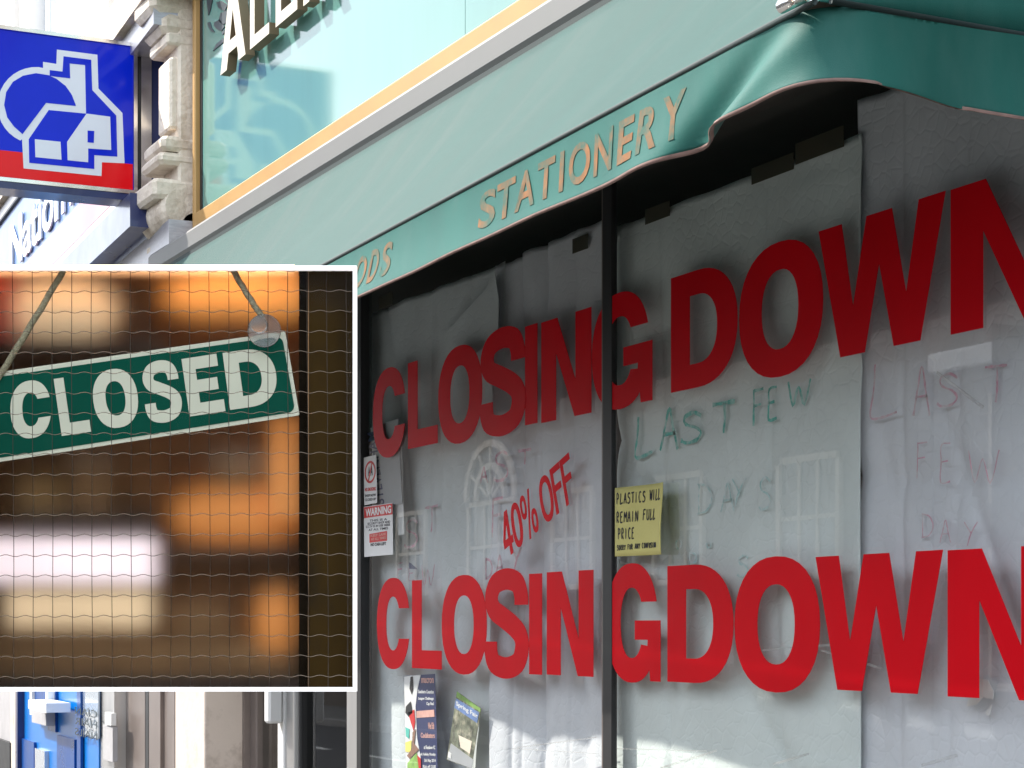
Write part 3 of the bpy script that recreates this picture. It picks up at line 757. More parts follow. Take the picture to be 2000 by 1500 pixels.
p0 = P(992, 1092); p1 = P(1130, 972); ex = Vector((p1.x-p0.x, 0, p1.z-p0.z)); L_ = ex.length; ex.normalize(); ez = Vector((-ex.z, 0, ex.x))
cur = 0
for ch, wd in [('4',.62),('0',.64),('%',.92),(' ',.22),('O',.76),('F',.58),('F',.58)]:
    tot = 4.32; w0 = wd/tot*L_
    if ch != ' ':
        o_ = p0 + ex*cur + Vector((0,-.0062,0))
        mk('letter', bold(ch, on_plane(o_, ex*(w0*.95), ez*.158, (0,-1,0), .0014), .15, .95), M['red_vinyl'], off)
    cur += w0

# ------------------------------------------------------------------ notices and posters on the glass
def flat(name, quad, Y, m, parent=None, th=.0012):
    return mk(name, prism([P(x, y, Y) for x, y in quad], (0,-th,0)), m, parent)
def line_text(txt, x0, x1, y0, y1, Y, m, parent, bold=.01, sl=None, name='lettering'):
    """printed line inside a photograph cell; y0 top, y1 foot at its left end"""
    a = P(x0, y1, Y); b = P(x1, y1, Y); t = P(x0, y0, Y)
    o_ = Vector((a.x, Y, a.z)); ex_ = Vector((b.x-a.x, 0, (P(x1, y1+(sl or 0)*(x1-x0), Y).z - a.z) if sl is not None else 0)); ez_ = Vector((0,0,t.z-a.z))
    return mk(name, gfit(txt, on_plane(o_, ex_, ez_, (0,-1,0), .0005), bold, 4), m, parent)
yn = thing('yellow_notice', P(1250, 1020), 'curled yellow paper notice with black handwriting about plastics beside the mullion', 'notice')
ya, yb = P(1201, 953, -.007), P(1306, 942, -.007); yc, yd = P(1201, 1087, -.007), P(1304, 1083, -.007)
def yfn(u, v):
    b_ = yc.lerp(yd, u); t_ = ya.lerp(yb, u); p = b_.lerp(t_, v)
    return Vector((p.x, -.007 - .028*max(0, u-.55)**2*4 - .003*math.sin(v*5)*u, p.z))
mk('paper', slab(yfn, 16, 10, (0,.001,0)), M['yellow_paper'], yn, True)
def ymap(u, v): return yfn(u, v) + Vector((0,-.0012,0))
def yline(txt, u0, v0, h, du, w):
    parts = []; u = u0
    for ch in txt:
        if ch != ' ':
            for pl in HW[ch]:
                parts.append(ribbon([ymap(u + du*.8*a, v0 + h*b) for a, b in smooth_pl(pl, 3)], w, (0,-1,0), .0004, .2))
        u += du
    mk('handwriting', join(*parts), M['black_print'], yn)
yline('PLASTICS', .04, .76, .15, .070, .0042); yline('WILL', .67, .77, .15, .070, .0042); yline('REMAIN', .04, .49, .15, .073, .0042); yline('FULL', .55, .50, .15, .073, .0042); yline('PRICE', .07, .25, .15, .068, .0042)
yline('SORRY', .05, .09, .07, .036, .0030); yline('FOR', .26, .095, .07, .036, .0030); yline('ANY', .40, .10, .07, .036, .0030); yline('CONFUSION', .54, .105, .07, .036, .0030)

ws = thing('warning_sticker', P(740, 1035), 'white window sticker with a red WARNING header by the corner post', 'sticker')
flat('backing', [(711,990),(767,982),(768,1083),(712,1088)], -.0045, M['white_print'], ws)
flat('header', [(711.5,991),(766.5,983.5),(766.8,1004.5),(711.8,1012)], -.006, M['red_print'], ws)
line_text('WARNING', 714, 764, 994, 1009, -.0075, M['white_print'], ws, .03, -.14)
for i, (t, x0, x1) in enumerate([('THIS IS A',722,756),('SECURITY SHOP AND',718,762),('CCTV IS IN USE HERE',715,762),('AT ALL TIMES',720,758)]):
    line_text(t, x0, x1, 1015+i*6, 1019.5+i*6, -.006, M['black_print'], ws, .01, -.1)
flat('red_box', [(722,1043),(756,1037),(756,1056),(722,1060)], -.006, M['red_print'], ws)
line_text('KEEP SAFE', 724, 754, 1044, 1049, -.0075, M['peach_print'], ws, .01, -.12); line_text('AT ALL TIMES', 725, 754, 1051, 1056, -.0075, M['peach_print'], ws, .01, -.12)
line_text('NO CASH LEFT', 724, 754, 1061, 1067, -.006, M['black_print'], ws, .03, -.08)
ns = thing('prohibition_sticker', P(724, 938), 'small white sticker with a red prohibition ring above the warning sticker', 'sticker')
flat('backing', [(711,894),(735,888),(737,982),(712,987)], -.0043, M['white_print'], ns)
rc = P(723, 922, -.0062); ring = [rc + Vector((.052*math.cos(a), 0, .040*math.sin(a))) for a in [i*math.pi/16 for i in range(33)]]
mk('red_ring', join(ribbon(ring, .009, (0,-1,0), .0006), ribbon([ring[6], ring[22]], .009, (0,-1,0), .0006)), M['red_print'], ns)
line_text('A A', 719, 728, 912, 930, -.006, M['black_print'], ns, .02)
line_text('NO SMOKING', 713, 734, 953, 960, -.006, M['red_print'], ns, .03, -.1)
line_text('SHOP NOW', 713, 734, 966, 971, -.006, M['black_print'], ns, .01, -.1); line_text('CLOSED UP', 713, 734, 974, 979, -.006, M['black_print'], ns, .01, -.1)
vs = thing('vertical_strip_notice', P(745, 900), 'grey paper strip with dark letters running up it behind the upper red C', 'notice')
flat('backing', [(724,836),(778,818),(786,984),(738,988)], .012, M['grey_print'], vs)
va_, vb_ = P(751, 984, .010), P(733, 842, .010)
ev = (vb_-va_); eh = Vector((-.085,0,.0))
mk('lettering', gfit('STEVENHAM', on_plane(va_, ev, eh, (0,-1,0), .0006), .015, 4), M['navy_print'], vs)
flat('paper_margin', [(760,860),(784,850),(790,1044),(778,1046)], .018, M['white_print'], vs)

fp = thing('football_poster', P(825, 1420), 'tall narrow navy football poster with white lines of text at the window foot', 'poster')
flat('backing', [(789,1320),(850,1316),(857,1560),(794,1560)], .020, M['navy_print'], fp)
flat('picture', [(789.5,1321),(822,1318),(816,1345),(812,1380),(815,1440),(822,1480),(823,1560),(794,1560)], .0185, M['white_print'], fp)
for q, m_ in [([(802,1322),(806,1321),(807,1345),(804,1356),(800,1345)],'black_print'), ([(793,1380),(802,1370),(806,1392),(798,1400),(792,1392)],'black_print'),
              ([(797,1392),(809,1386),(811,1410),(808,1428),(803,1412)],'red_print'), ([(792,1420),(800,1424),(799,1443),(793,1438)],'teal_print'),
              ([(792,1450),(804,1446),(803,1470),(792,1468)],'yellow_print'), ([(806,1430),(812,1424),(809,1452),(818,1464),(800,1482),(795,1476),(805,1462)],'skin_print'),
              ([(796,1490),(814,1470),(818,1500),(820,1559),(796,1559)],'green_print'), ([(815,1475),(822,1482),(823,1559),(817,1559)],'red_print')]:
    flat('picture_patch', q, .0170 - .0003*len(q), M[m_], fp, .0008)
flat('band', [(814,1389),(848,1386),(849,1400),(814,1402)], .0185, M['peach_print'], fp)
for t, x0, x1, y0, y1, m_ in [('macron',823,847,1324,1334,'peach_print'),('Southern Counties',817,847,1347,1354,'white_print'),('League Challenge',817,847,1361,1368,'white_print'),
                              ('Cup Final',833,847,1371,1379,'white_print'),('Wed 5th',836,848,1411,1424,'peach_print'),('Cockfosters',822,849,1431,1441,'peach_print'),
                              ('at Fleetdown FC',828,850,1456,1463,'white_print'),('Bank Holiday Monday',818,851,1470,1477,'white_print'),('5th May 2014',829,851,1482,1490,'white_print'),('Kick off 12.00',826,851,1494,1500,'white_print')]:
    line_text(t, x0, x1, y0, y1, .0185, M[m_], fp, .02, .02)
ef = thing('event_flyer', P(906, 1430), 'tilted green and blue event flyer beside the football poster', 'flyer')
flat('backing', [(893,1350),(940,1384),(921,1502),(873,1484)], .018, M['photo_print'], ef)
flat('green_strip', [(893,1351),(939,1384),(938,1390),(892,1361)], .0165, M['green_print'], ef)
flat('blue_banner', [(891,1364),(936,1392),(932,1412),(888,1382)], .0165, M['blue_print'], ef)
flat('grey_foot', [(881,1452),(925,1484),(921,1501),(874,1483)], .0165, M['grey_print'], ef)
flat('picture_patch', [(896,1436),(922,1448),(918,1472),(900,1460)], .0165, M['cream_box'], ef)
flat('code_box', [(876,1468),(882,1472),(881,1482),(875,1479)], .015, M['white_print'], ef)
line_text('Spring Fair', 891, 933, 1369, 1380, .015, M['white_print'], ef, .02, .62)
def shred(label, q, m_, Y=.02):
    o = flat('paper_scrap', q, Y, M[m_]); tag(o, label, 'paper scrap')
shred('torn navy and white scrap stuck above the L of the lower row', [(799,1098),(803,1100),(816,1112),(800,1111)], 'navy_print', .045)
shred('large torn white paper scrap under the last N of the lower row', [(1912,1324),(1930,1328),(1942,1352),(1940,1366),(1920,1362),(1908,1376),(1888,1380),(1892,1364),(1910,1358)], 'white_print', .050)
shred('tiny torn white scrap below the larger torn scrap', [(1938,1376),(1934,1396),(1930,1398),(1924,1392)], 'white_print', .050)
# clear tape strands catching the light on the glass
for i, (a, b, w) in enumerate([((1490,1270),(1640,1258),.006), ((1604,1270),(1720,1305),.006), ((1010,1460),(1165,1440),.004), ((1000,1462),(1165,1472),.003), ((1205,1462),(1380,1467),.003), ((1290,1500),(1400,1466),.006), ((1830,727),(1921,796),.007), ((1800,1495),(1870,1475),.007), ((1510,1493),(1580,1472),.006)]):
    q = [P(a[0]+(b[0]-a[0])*t/6, a[1]+(b[1]-a[1])*t/6, -.0045) for t in range(7)]
    mk('tape_strand', ribbon(q, w, (0,-1,0), .0008), M['clear_plastic'], shop)

# ------------------------------------------------------------------ stone pilaster between shop and bank
XP = P(390, 300, YF).x - .085
ps = thing('stone_pilaster', (XP-.2, -.1, 2.9), 'weathered white stone pilaster with carved bracket between the bank and the shop', 'pilaster')
def pblock(name, x0, x1, y0, py0, py1, ref=(352, -.22), b=.012):
    """block from XP-x1 to XP-x0, out to y0, between photograph rows py0 and py1 on its near corner"""
    t = Vector((XP-x0, y0, 0)) - Vector((0,-CAMD,0)); fw = t.dot(FWD)
    z0 = EYE + (HOR-py1)/F*fw; z1 = EYE + (HOR-py0)/F*fw
    return mk(name, bbox_b(XP-x1, XP-x0, y0, .02, z0, z1, b), M['stone'], ps)
pblock('shaft', 0, .27, -.20, -260, 470)
pblock('raised_panel', .03, .24, -.235, 110, 250)
pblock('capital', -.002, .32, -.34, -260, 20, b=.03)
pblock('capital_moulding', -.004, .32, -.29, 21, 60, b=.03)
pblock('capital_fillet', -.003, .31, -.26, 61, 85)
pblock('console', -.006, .33, -.285, 262, 292, b=.02)
pblock('console_foot', -.004, .33, -.30, 294, 318, b=.02)
pblock('bracket', -.008, .46, -.33, 345, 385, b=.02)
sc_ = []
for nm, yy, zc, r in (('scroll', -.17, 404, .115), ('scroll', -.12, 440, .075)):
    t = Vector((XP, -.2, 0)) - Vector((0,-CAMD,0)); z = EYE + (HOR-zc)/F*t.dot(FWD)
    V, Fc = [], []
    seg = 24
    for x in (XP-.43, XP-.40, XP-.02, XP+.010):
        rr = r*(.86 if x in (XP-.43, XP+.010) else 1)
        for k in range(seg):
            a = 2*math.pi*k/seg; V.append(Vector((x, yy+rr*math.cos(a), z+rr*math.sin(a))))
    for i in range(3):
        for k in range(seg):
            j = (k+1) % seg; Fc.append([i*seg+k, i*seg+j, (i+1)*seg+j, (i+1)*seg+k])
    Fc += [list(range(seg-1,-1,-1)), list(range(3*seg, 4*seg))]
    mk(nm, (V, Fc), M['stone'], ps)
pblock('foot_moulding', -.006, .44, -.24, 452, 468, b=.01)

# ------------------------------------------------------------------ bank beyond the pilaster
KB = -.056
bank = thing('bank_building', (-13, .3, 0), 'white painted bank building with tall pale windows beyond the pilaster', 'building')
def bq(x0, x1, z0, z1, Y, th, name, m, parent=None):
    """upright slab of the bank front from column x0 to x1 (photograph, at plane Y) between heights"""
    a, b = P(x0, 800, Y, KB), P(x1, 800, Y, KB); d = (b-a); d.z = 0
    n = Vector((-d.y, d.x, 0)).normalized()
    if n.y < 0: n = -n
    return mk(name, obox((a.x, a.y, z0), d, n*th, (0,0,z1-z0)), m, parent or bank)
PB_b = P(256, 398, -.30, KB).z; PB_t = P(54, 378, -.30, KB).z
# upper storey: white columns and pale sash panes
bq(-500, 300, PB_t+.35, 9.5, .10, .3, 'wall', M['white_wall'])
for x0, x1, m_, y in [(-30,9,'cream_wall',-.02),(10,27,'white_wall',-.10),(38,57,'white_wall',-.08),(110,126,'white_paint',-.07),(128,164,'white_wall',-.10),(168,211,'white_wall',-.12)]:
    bq(x0, x1, PB_t+.36, 9.4, y, abs(y)+.1 if y < 0 else .05, 'column', M[m_])
bq(212, 252, PB_t+.36, 9.4, -.06, .15, 'column', M['cream_wall'])
for x0, x1 in [(28,37),(58,84)]: bq(x0, x1, PB_t+.36, 9.4, .04, .05, 'recess', M['wall_grey'])
w_ = bq(85, 109, PB_t+.36, 9.4, .03, .05, 'window', M['pale_window'])
for x in (89, 94): bq(x, x+2, PB_t+.4, 9.2, .02, .02, 'glazing_bar', M['white_paint'], w_)
ledge = bq(-500, 300, PB_t+.16, PB_t+.355, -.34, .44, 'ledge', M['stone'])
bq(-500, 300, PB_t+.02, PB_t+.155, -.30, .40, 'dark_strip', M['shutter'])
# ground floor seen below the display case
bq(-500, 20, 0, PB_b-.5, .0, .3, 'wall', M['wall_grey'])
bq(20, 30, 0, PB_b-.5, -.03, .2, 'pier', M['pillar_paint'])
bq(-40, 19, 0, P(10,1446,-.02,KB).z, -.04, .03, 'black_panel', M['black_rubber'])
bq(195, 223, 0, PB_b-.5, -.04, .12, 'door_frame', M['aluminium'])
bq(224, 229, 0, PB_b-.5, -.02, .1, 'door_frame', M['brown_frame'])
bq(230, 283, 0, PB_b-.5, .03, .02, 'door_leaf', M['brown_frame'])
bq(284, 290, 0, PB_b-.5, -.02, .1, 'door_gap', M['black_rubber'])
bq(291, 313, 0, PB_b-.5, -.02, .1, 'door_frame', M['brown_frame'])
bq(314, 341, 0, PB_b-.5, .0, .1, 'door_leaf', M['brown_frame'])
bq(205, 217, P(210,1415,-.07,KB).z, P(210,1391,-.07,KB).z, -.08, .03, 'keypad', M['white_paint'])
bq(201, 220, P(210,1420,-.07,KB).z-.2, P(210,1417,-.07,KB).z, -.07, .03, 'intercom', M['wall_grey'])
bq(-500, 341, PB_b-.49, PB_b-.02, .02, .3, 'lintel', M['wall_grey'])
bq(180, 330, PB_b-.36, PB_b-.19, -.24, .26, 'shutter_box', M['shutter'])
# lettered bank sign
bs = thing('bank_sign', P(150, 450, -.32, KB), 'blue and red bank name board, glare mixed into its colours, with white lettering behind the projecting sign', 'sign')
zb_, zt_ = PB_b, PB_t; dz = zt_-zb_
bq(-200, 238, zb_, zb_+dz*.10, -.32, .1, 'lower_margin', M['bank_white'], bs)
bq(-200, 238, zb_+dz*.10, zb_+dz*.36, -.322, .1, 'glare_band', M['bank_red_glare'], bs)
bq(-200, 238, zb_+dz*.36, zt_, -.32, .1, 'blue_field', M['bank_blue_glare'], bs)
bq(-200, 254, zb_-.17, zb_-.003, -.36, .16, 'lower_frame', M['navy'], bs)
bq(-200, 236, zt_+.002, zt_+.018, -.34, .1, 'upper_edge', M['black_rubber'], bs)
a_ = P(22, 800, -.326, KB); b_ = P(232, 800, -.326, KB); dv = Vector((b_.x-a_.x, b_.y-a_.y, 0))
mk('lettering', gfit('Nationwide', on_plane((a_.x, a_.y, zb_+dz*.40), dv, (0,0,dz*.44), (0,-1,0), .012), .014, 6), M['bank_white'], bs)

# projecting sign
XS = -9.80
pj = thing('projecting_sign', PX(262, 230, XS), 'square blue and red projecting bank sign with white house emblem in a chrome frame', 'sign')
c_tr, c_br = PX(260, 92, XS), PX(260, 372, XS)
Yr, Zt, Zb = c_tr.y, c_tr.z, c_br.z; Yl = Yr - (Zt-Zb)*1.04
TH_ = .16
mk('casing', box(XS-TH_, XS-.004, Yl, Yr, Zb, Zt), M['sign_blue'], pj)
fr = .020
mk('frame', join(box(XS-TH_-.01, XS+.012, Yl-fr, Yr+fr, Zt+.001, Zt+fr), box(XS-TH_-.01, XS+.012, Yl-fr, Yr+fr, Zb-fr, Zb-.001),
                 box(XS-TH_-.01, XS+.012, Yl-fr, Yl-.001, Zb, Zt), box(XS-TH_-.01, XS+.012, Yr+.001, Yr+fr, Zb, Zt)), M['chrome'], pj)
mk('under_frame', box(XS-TH_-.008, XS+.008, Yl-fr, Yr+fr, Zb-fr-.035, Zb-fr-.001), M['navy'], pj)
mk('mounting_gap', box(XS-TH_, XS-.01, Yr+fr+.001, Yr+fr+.02, Zb, Zt), M['black_rubber'], pj)
mk('mounting_rail', box(XS-TH_-.02, XS+.005, Yr+fr+.021, Yr+fr+.075, Zb-.04, Zt+.03), M['chrome'], pj)
mk('mounting_board', box(XS-TH_-.05, XS-.01, Yr+fr+.076, Yr+fr+.16, Zb-.10, Zt-.02), M['navy'], pj)
zr0 = PX(0, 297, XS).z
mk('face', box(XS-.0038, XS, Yl+.001, Yr-.001, Zb+.001, Zt-.001), M['sign_blue'], pj)
mk('red_band', prism([(XS+.0004, Yl+.002, Zb+.002), (XS+.0004, Yr-.002, Zb+.002), (XS+.0004, Yr-.002, PX(260,321,XS).z), (XS+.0004, Yl+.002, PX(260,321,XS).z)], (.0016,0,0)), M['sign_red'], pj)
def lg(pts, lay, m_, name='emblem'):
    return mk(name, prism([PX(x, y, XS + .0022 + .0022*lay) for x, y in pts], (.002,0,0)), M[m_], pj)
arc = [(43,272)]
for i in range(15):
    a = math.radians(232 - i*142/14); 
    arc.append((70 + 75.5*math.cos(a)*.98, 206 - 75*math.sin(a)))
arc = [(43,272)] + [(70 + 75*math.cos(math.radians(a)), 206 - 75*math.sin(math.radians(a))) for a in range(246, 76, -10)]
lg(arc + [(84,133),(84,121),(110,125),(111,97),(190,107),(192,173),(239,221),(243,319),(199,317),(198,344),(46,329)], 0, 'sign_white')
lg([(44,262),(27,247),(14,229),(8,205),(12,180),(25,160),(45,148),(70,143),(95,147),(110,154),(128,168),(140,185),(147,203),(148,207),(90,201)], 1, 'sign_blue')
lg([(97,148),(97,137),(122,140),(124,110),(178,117),(180,176),(227,226),(229,306),(184,303),(184,330),(57,318),(56,272),(95,215),(168,222),(166,127),(136,124),(137,153),(110,150)], 1, 'sign_blue')
lg([(169,222),(215,228),(217,293),(172,290),(172,317),(132,313),(131,277)], 2, 'sign_white')
lg([(68,272),(118,277),(120,312),(69,307)], 2, 'sign_white')
lg([(171,255),(184,256),(183,279),(171,278)], 3, 'sign_blue')

# blue cash machine in the bank wall
cmz = thing('cash_machine', P(110, 1430, -.08, KB), 'bright blue cash machine surround with a white console in the bank wall', 'cash machine')
def cq(x0, x1, y0, y1, Y, th, name, m_, xr=None):
    a, b = P(x0, 1430, Y, KB), P(x1, 1430, Y, KB); ref = P((x0+x1)/2 if xr is None else xr, y0, Y, KB).z; lo = P((x0+x1)/2 if xr is None else xr, y1, Y, KB).z
    d = b-a; d.z = 0
    return mk(name, obox((a.x, a.y, lo), d, (0, th, 0), (0,0,ref-lo)), M[m_], cmz)
cq(31, 193, 900, 1700, -.05, .2, 'surround', 'atm_blue')
cq(30, 34, 900, 1700, -.10, .1, 'side_edge', 'navy')
cq(62, 90, 1300, 1372, -.10, .05, 'screen', 'atm_dark')
cq(58, 62, 1300, 1396, -.12, .07, 'screen_frame', 'white_paint'); cq(89, 92, 1300, 1400, -.12, .07, 'screen_frame', 'white_paint')
cq(55, 90, 1370, 1388, -.24, .16, 'console', 'white_paint')
cq(62, 90, 1390, 1414, -.13, .08, 'keypad', 'wall_grey')
cq(93, 108, 1290, 1428, -.07, .02, 'dark_panel', 'atm_dark'); cq(42, 66, 1446, 1700, -.07, .02, 'dark_panel', 'atm_dark')
cq(111, 145, 1440, 1700, -.07, .02, 'dark_panel', 'atm_dark')
cq(68, 87, 1464, 1700, -.08, .03, 'vent_panel', 'pale_window')
cq(158, 192, 1290, 1438, -.06, .01, 'glass_panel', 'pale_window')
cq(150, 157, 1290, 1700, -.075, .02, 'bar', 'atm_dark')
for t, y0 in [('CIAN',1380),('HAIR',1400),('NAILS',1421)]:
    a = P(147, y0+14, -.085, KB); b = P(190, y0+14, -.085, KB)
    mk('lettering', gfit(t, on_plane((b.x, b.y, a.z), (a.x-b.x, a.y-b.y, 0), (0,0,P(147,y0,-.085,KB).z-a.z), (0,-1,0), .002), 0, 4), M['ink'], cmz)

# ------------------------------------------------------------------ display case on a post, turned towards the camera
base = Q(-120, 1235, .12); base.z = 0
case = thing('display_case', base, 'white framed display case with wired glass standing on a post before the shops', 'display case')
XL = -70                                          # its far left edge lies outside the photograph
def cw(x0, y0, x1, y1, d0, d1, name, m_, parent=case): return mk(name, cbox(x0, y0, x1, y1, d0, d1), M[m_], parent)
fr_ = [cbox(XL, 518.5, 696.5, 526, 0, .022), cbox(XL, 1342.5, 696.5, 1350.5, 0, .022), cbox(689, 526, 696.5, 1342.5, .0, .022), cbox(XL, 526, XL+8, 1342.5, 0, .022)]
mk('frame', join(*fr_), M['case_white_glow'], case)  # frame glows by its material; it is no lamp
# tapering body: four sides and a back
DB = .46
o4 = [(XL+3,522),(692.5,522),(692.5,1347),(XL+3,1347)]
V = [Q(x, y, .023) for x, y in o4] + [Q(x, y, DB) for x, y in o4]
mk('body', (V, [[0,4,5,1],[1,5,6,2],[2,6,7,3],[3,7,4,0],[4,7,6,5]]), M['case_body'], case)
mk('post', tube([base, Vector((base.x, base.y, 1.1)), Vector((base.x, base.y, 2.3))], .045, 14), M['aluminium'], case, True)
arm_z = 1.75
for z in (1.6, 2.2):
    pL = Q(XL+4, 1000, .15); mk('bracket', tube([Vector((base.x, base.y, z)), Vector((pL.x, pL.y, z)) + RIGHT*.0], .016, 8), M['aluminium'], case)
mk('base_plate', obox(base - RIGHT*.13 - FWD*.13, RIGHT*.26, FWD*.26, (0,0,.015)), M['aluminium'], case)
D_W = .030
mk('glass_pane', ([Q(XL+8, 1342.5, .026), Q(689, 1342.5, .026), Q(689, 526, .026), Q(XL+8, 526, .026)], [[0,1,2,3]]), M['case_glass'], case)
# wires in the glass
k = 0
x = 24.5
while x < 690:
    xx = x
    mk('vertical_wire', tube([Q(xx + 1.2*math.sin(i*.9+x) * .5 + (i/14.0)*3, 526 + 816.5*i/14, .0225) for i in range(15)], .0009, 5), M['dark_wire'], case, True)
    x += 38.35
for x in (-14, -52): mk('vertical_wire', tube([Q(x, 526, .0225), Q(x, 1342, .0225)], .0009, 5), M['dark_wire'], case, True)
y = 531.0; r_ = 0
while y < 1342:
    pts = []
    n_ = 20*6
    for i in range(n_+1):
        px = -60 + 748*i/n_
        pts.append(Q(px, y + 2.0*math.sin(2*math.pi*(px-24.5)/38.35 + .6) - .004*px, .021 - .0016*math.sin(2*math.pi*(px-24.5)/38.35)))
    mk('horizontal_wire', tube(pts, .00085, 5), M['wire'], case, True)
    y += 39.6
# door jamb inside, at the right
cw(584, 526, 603, 1342.5, .14, .24, 'jamb_black_strip', 'jamb_dark')  # near-black strip beside the brown jamb
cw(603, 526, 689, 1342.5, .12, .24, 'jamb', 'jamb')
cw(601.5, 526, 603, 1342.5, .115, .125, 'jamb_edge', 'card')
DF = .098
mk('frosted_pane', ([Q(XL+6, 1346, DF), Q(583.5, 1346, DF), Q(583.5, 523, DF), Q(XL+6, 523, DF)], [[0,1,2,3]]), M['frosted'], case)
cw(XL+6, 524, 600, 1345, .43, .44, 'back_board', 'case_brown')
cw(XL+6, 1318, 600, 1345, .19, .43, 'floor_board', 'dark_shelf')
cw(XL+6, 664, 330, 690, .22, .43, 'shelf', 'dark_shelf')
cw(40, 1000, 310, 1032, .24, .43, 'shelf', 'dark_shelf')
cw(330, 1070, 585, 1086, .24, .43, 'shelf', 'dark_shelf')
cw(XL+6, 1139, 306, 1147, .22, .43, 'shelf', 'dark_shelf')
added_lampbar = mk('added_lamp_tube', tube([Q(XL+20, 520.5, .20), Q(575, 520.5, .20)], .0035, 8), M['added_warm_lamp'], case, True)  # added lamp, hidden behind the frame top, lights the case contents
def blob(x0, y0, x1, y1, d, dep):
    c = Q((x0+x1)/2, (y0+y1)/2, d); rx = (Q(x1,y0,d)-Q(x0,y0,d)).length/2; rz = (Q(x0,y0,d)-Q(x0,y1,d)).length/2
    V, Fc = [], []
    for i in range(13):
        a = math.pi*i/12
        for k in range(20):
            b = 2*math.pi*k/20; V.append(c + RIGHT*(rx*abs(math.sin(a))**.7*math.cos(b)) + FWD*(dep*math.sin(a)*math.sin(b)) + UP*(rz*math.cos(a)))
    for i in range(12):
        for k in range(20):
            j = (k+1) % 20; Fc.append([i*20+k, i*20+j, i*20+20+j, i*20+20+k])
    return V, Fc
def cthing(name, parts, label, cat):
    """a thing kept in the case: list of (part name, geometry, material)"""
    allv = [v for _, vf, _ in parts for v in vf[0]]
    c = sum(allv, Vector())/len(allv); c.z = min(v.z for v in allv)
    if len(parts) == 1:
        return tag(mk(name, parts[0][1], M[parts[0][2]]), label, cat)
    t = thing(name, c, label, cat)
    for n_, vf, m_ in parts: mk(n_, vf, M[m_], t)
    return t
cthing('glowing_cream_box', [('globe', blob(24, 552, 236, 668, .29, .05), 'cream_glow'), ('foot', cbox(70, 660, 190, 668, .27, .32), 'card')], 'blurred cream box, drawn as a globe with added glow, on the upper shelf behind the cord', 'lamp')  # cream box made to glow; no lamp here
cthing('red_tin', [('tin', cbox(-40, 560, 28, 664, .24, .32), 'red_box'), ('lid', cbox(-42, 545, 30, 559, .238, .322), 'red_box')], 'blurred red tin at the left edge of the upper shelf', 'tin')
cthing('table_lamp', [('lamp_shade', blob(325, 531, 640, 625, .30, .05), 'orange_lamp'), ('base', cbox(430, 606, 500, 660, .28, .33), 'case_brown')], 'glowing orange lamp top right behind the wired glass', 'lamp')
cthing('light_strip', [('diffuser', cbox(528, 815, 590, 1010, .21, .25), 'orange_strip'), ('holder', cbox(526, 800, 592, 814, .21, .26), 'dark_shelf')], 'upright orange light strip beside the dark jamb', 'lamp')
cthing('lantern', [('glass_body', blob(338, 950, 600, 1062, .30, .05), 'orange_strip'), ('foot', cbox(350, 1059, 570, 1070, .25, .36), 'case_brown')], 'wide orange glowing lantern low on the right of the case', 'lantern')
cthing('small_carton', [('carton', cbox(424, 905, 520, 967, .27, .34), 'card'), ('lid', cbox(420, 893, 524, 904, .265, .345), 'cream_box')], 'blurred beige carton standing on the wide orange lantern', 'carton')
cthing('lit_panel', [('diffuser', cbox(-30, 1052, 304, 1136, .21, .26), 'white_lamp'), ('back_tray', cbox(-32, 1050, 306, 1138, .262, .28), 'dark_shelf')], 'bright white lit panel at the lower left behind the wires', 'lamp')
cthing('glowing_cream_drawer', [('front', cbox(18, 1150, 298, 1222, .24, .30), 'cream_glow'), ('lower_rail', cbox(14, 1224, 302, 1240, .24, .30), 'card')], 'cream drawer with added glow under the bright white panel', 'drawer')  # drawer front brightened by added emission
cthing('wooden_crate', [('side', cbox(-20, 1248, 580, 1300, .26, .40), 'card'), ('rail', cbox(-20, 1302, 580, 1316, .255, .40), 'card')], 'low brown wooden crate along the bottom of the case', 'crate')
cthing('cardboard_pack', [('carton', cbox(140, 905, 222, 999, .26, .36), 'card'), ('flap', cbox(138, 896, 224, 904, .255, .365), 'cream_box')], 'upright brown cardboard pack below the closed sign', 'carton')
cthing('yellow_pack', [('carton', cbox(44, 940, 122, 999, .26, .36), 'ochre'), ('flap', cbox(42, 932, 124, 939, .255, .365), 'ochre')], 'small yellow pack left of the upright cardboard pack', 'carton')

cthing('clay_pot', [('body', blob(240, 880, 330, 1000, .32, .04), 'case_brown'), ('rim', cbox(255, 872, 315, 884, .30, .34), 'card')], 'round brown pot between the cardboard pack and the orange lantern', 'pot')
cthing('clay_bowl', [('body', blob(330, 1180, 470, 1250, .30, .05), 'card'), ('rim', cbox(345, 1172, 455, 1182, .27, .33), 'case_brown')], 'shallow brown bowl low in the middle of the case', 'bowl')
cthing('tan_jar', [('body', blob(500, 1150, 585, 1285, .28, .04), 'orange_strip'), ('lid', cbox(515, 1138, 570, 1152, .26, .30), 'card')], 'tall amber jar with added glow, low beside the dark jamb', 'jar')  # jar body is given a glow, though no lamp
cthing('dark_bottle', [('body', cbox(262, 560, 292, 664, .27, .31), 'dark_shelf'), ('neck', cbox(270, 530, 284, 560, .28, .30), 'dark_shelf')], 'dark bottle between the glowing cream box and the orange lamp', 'bottle')
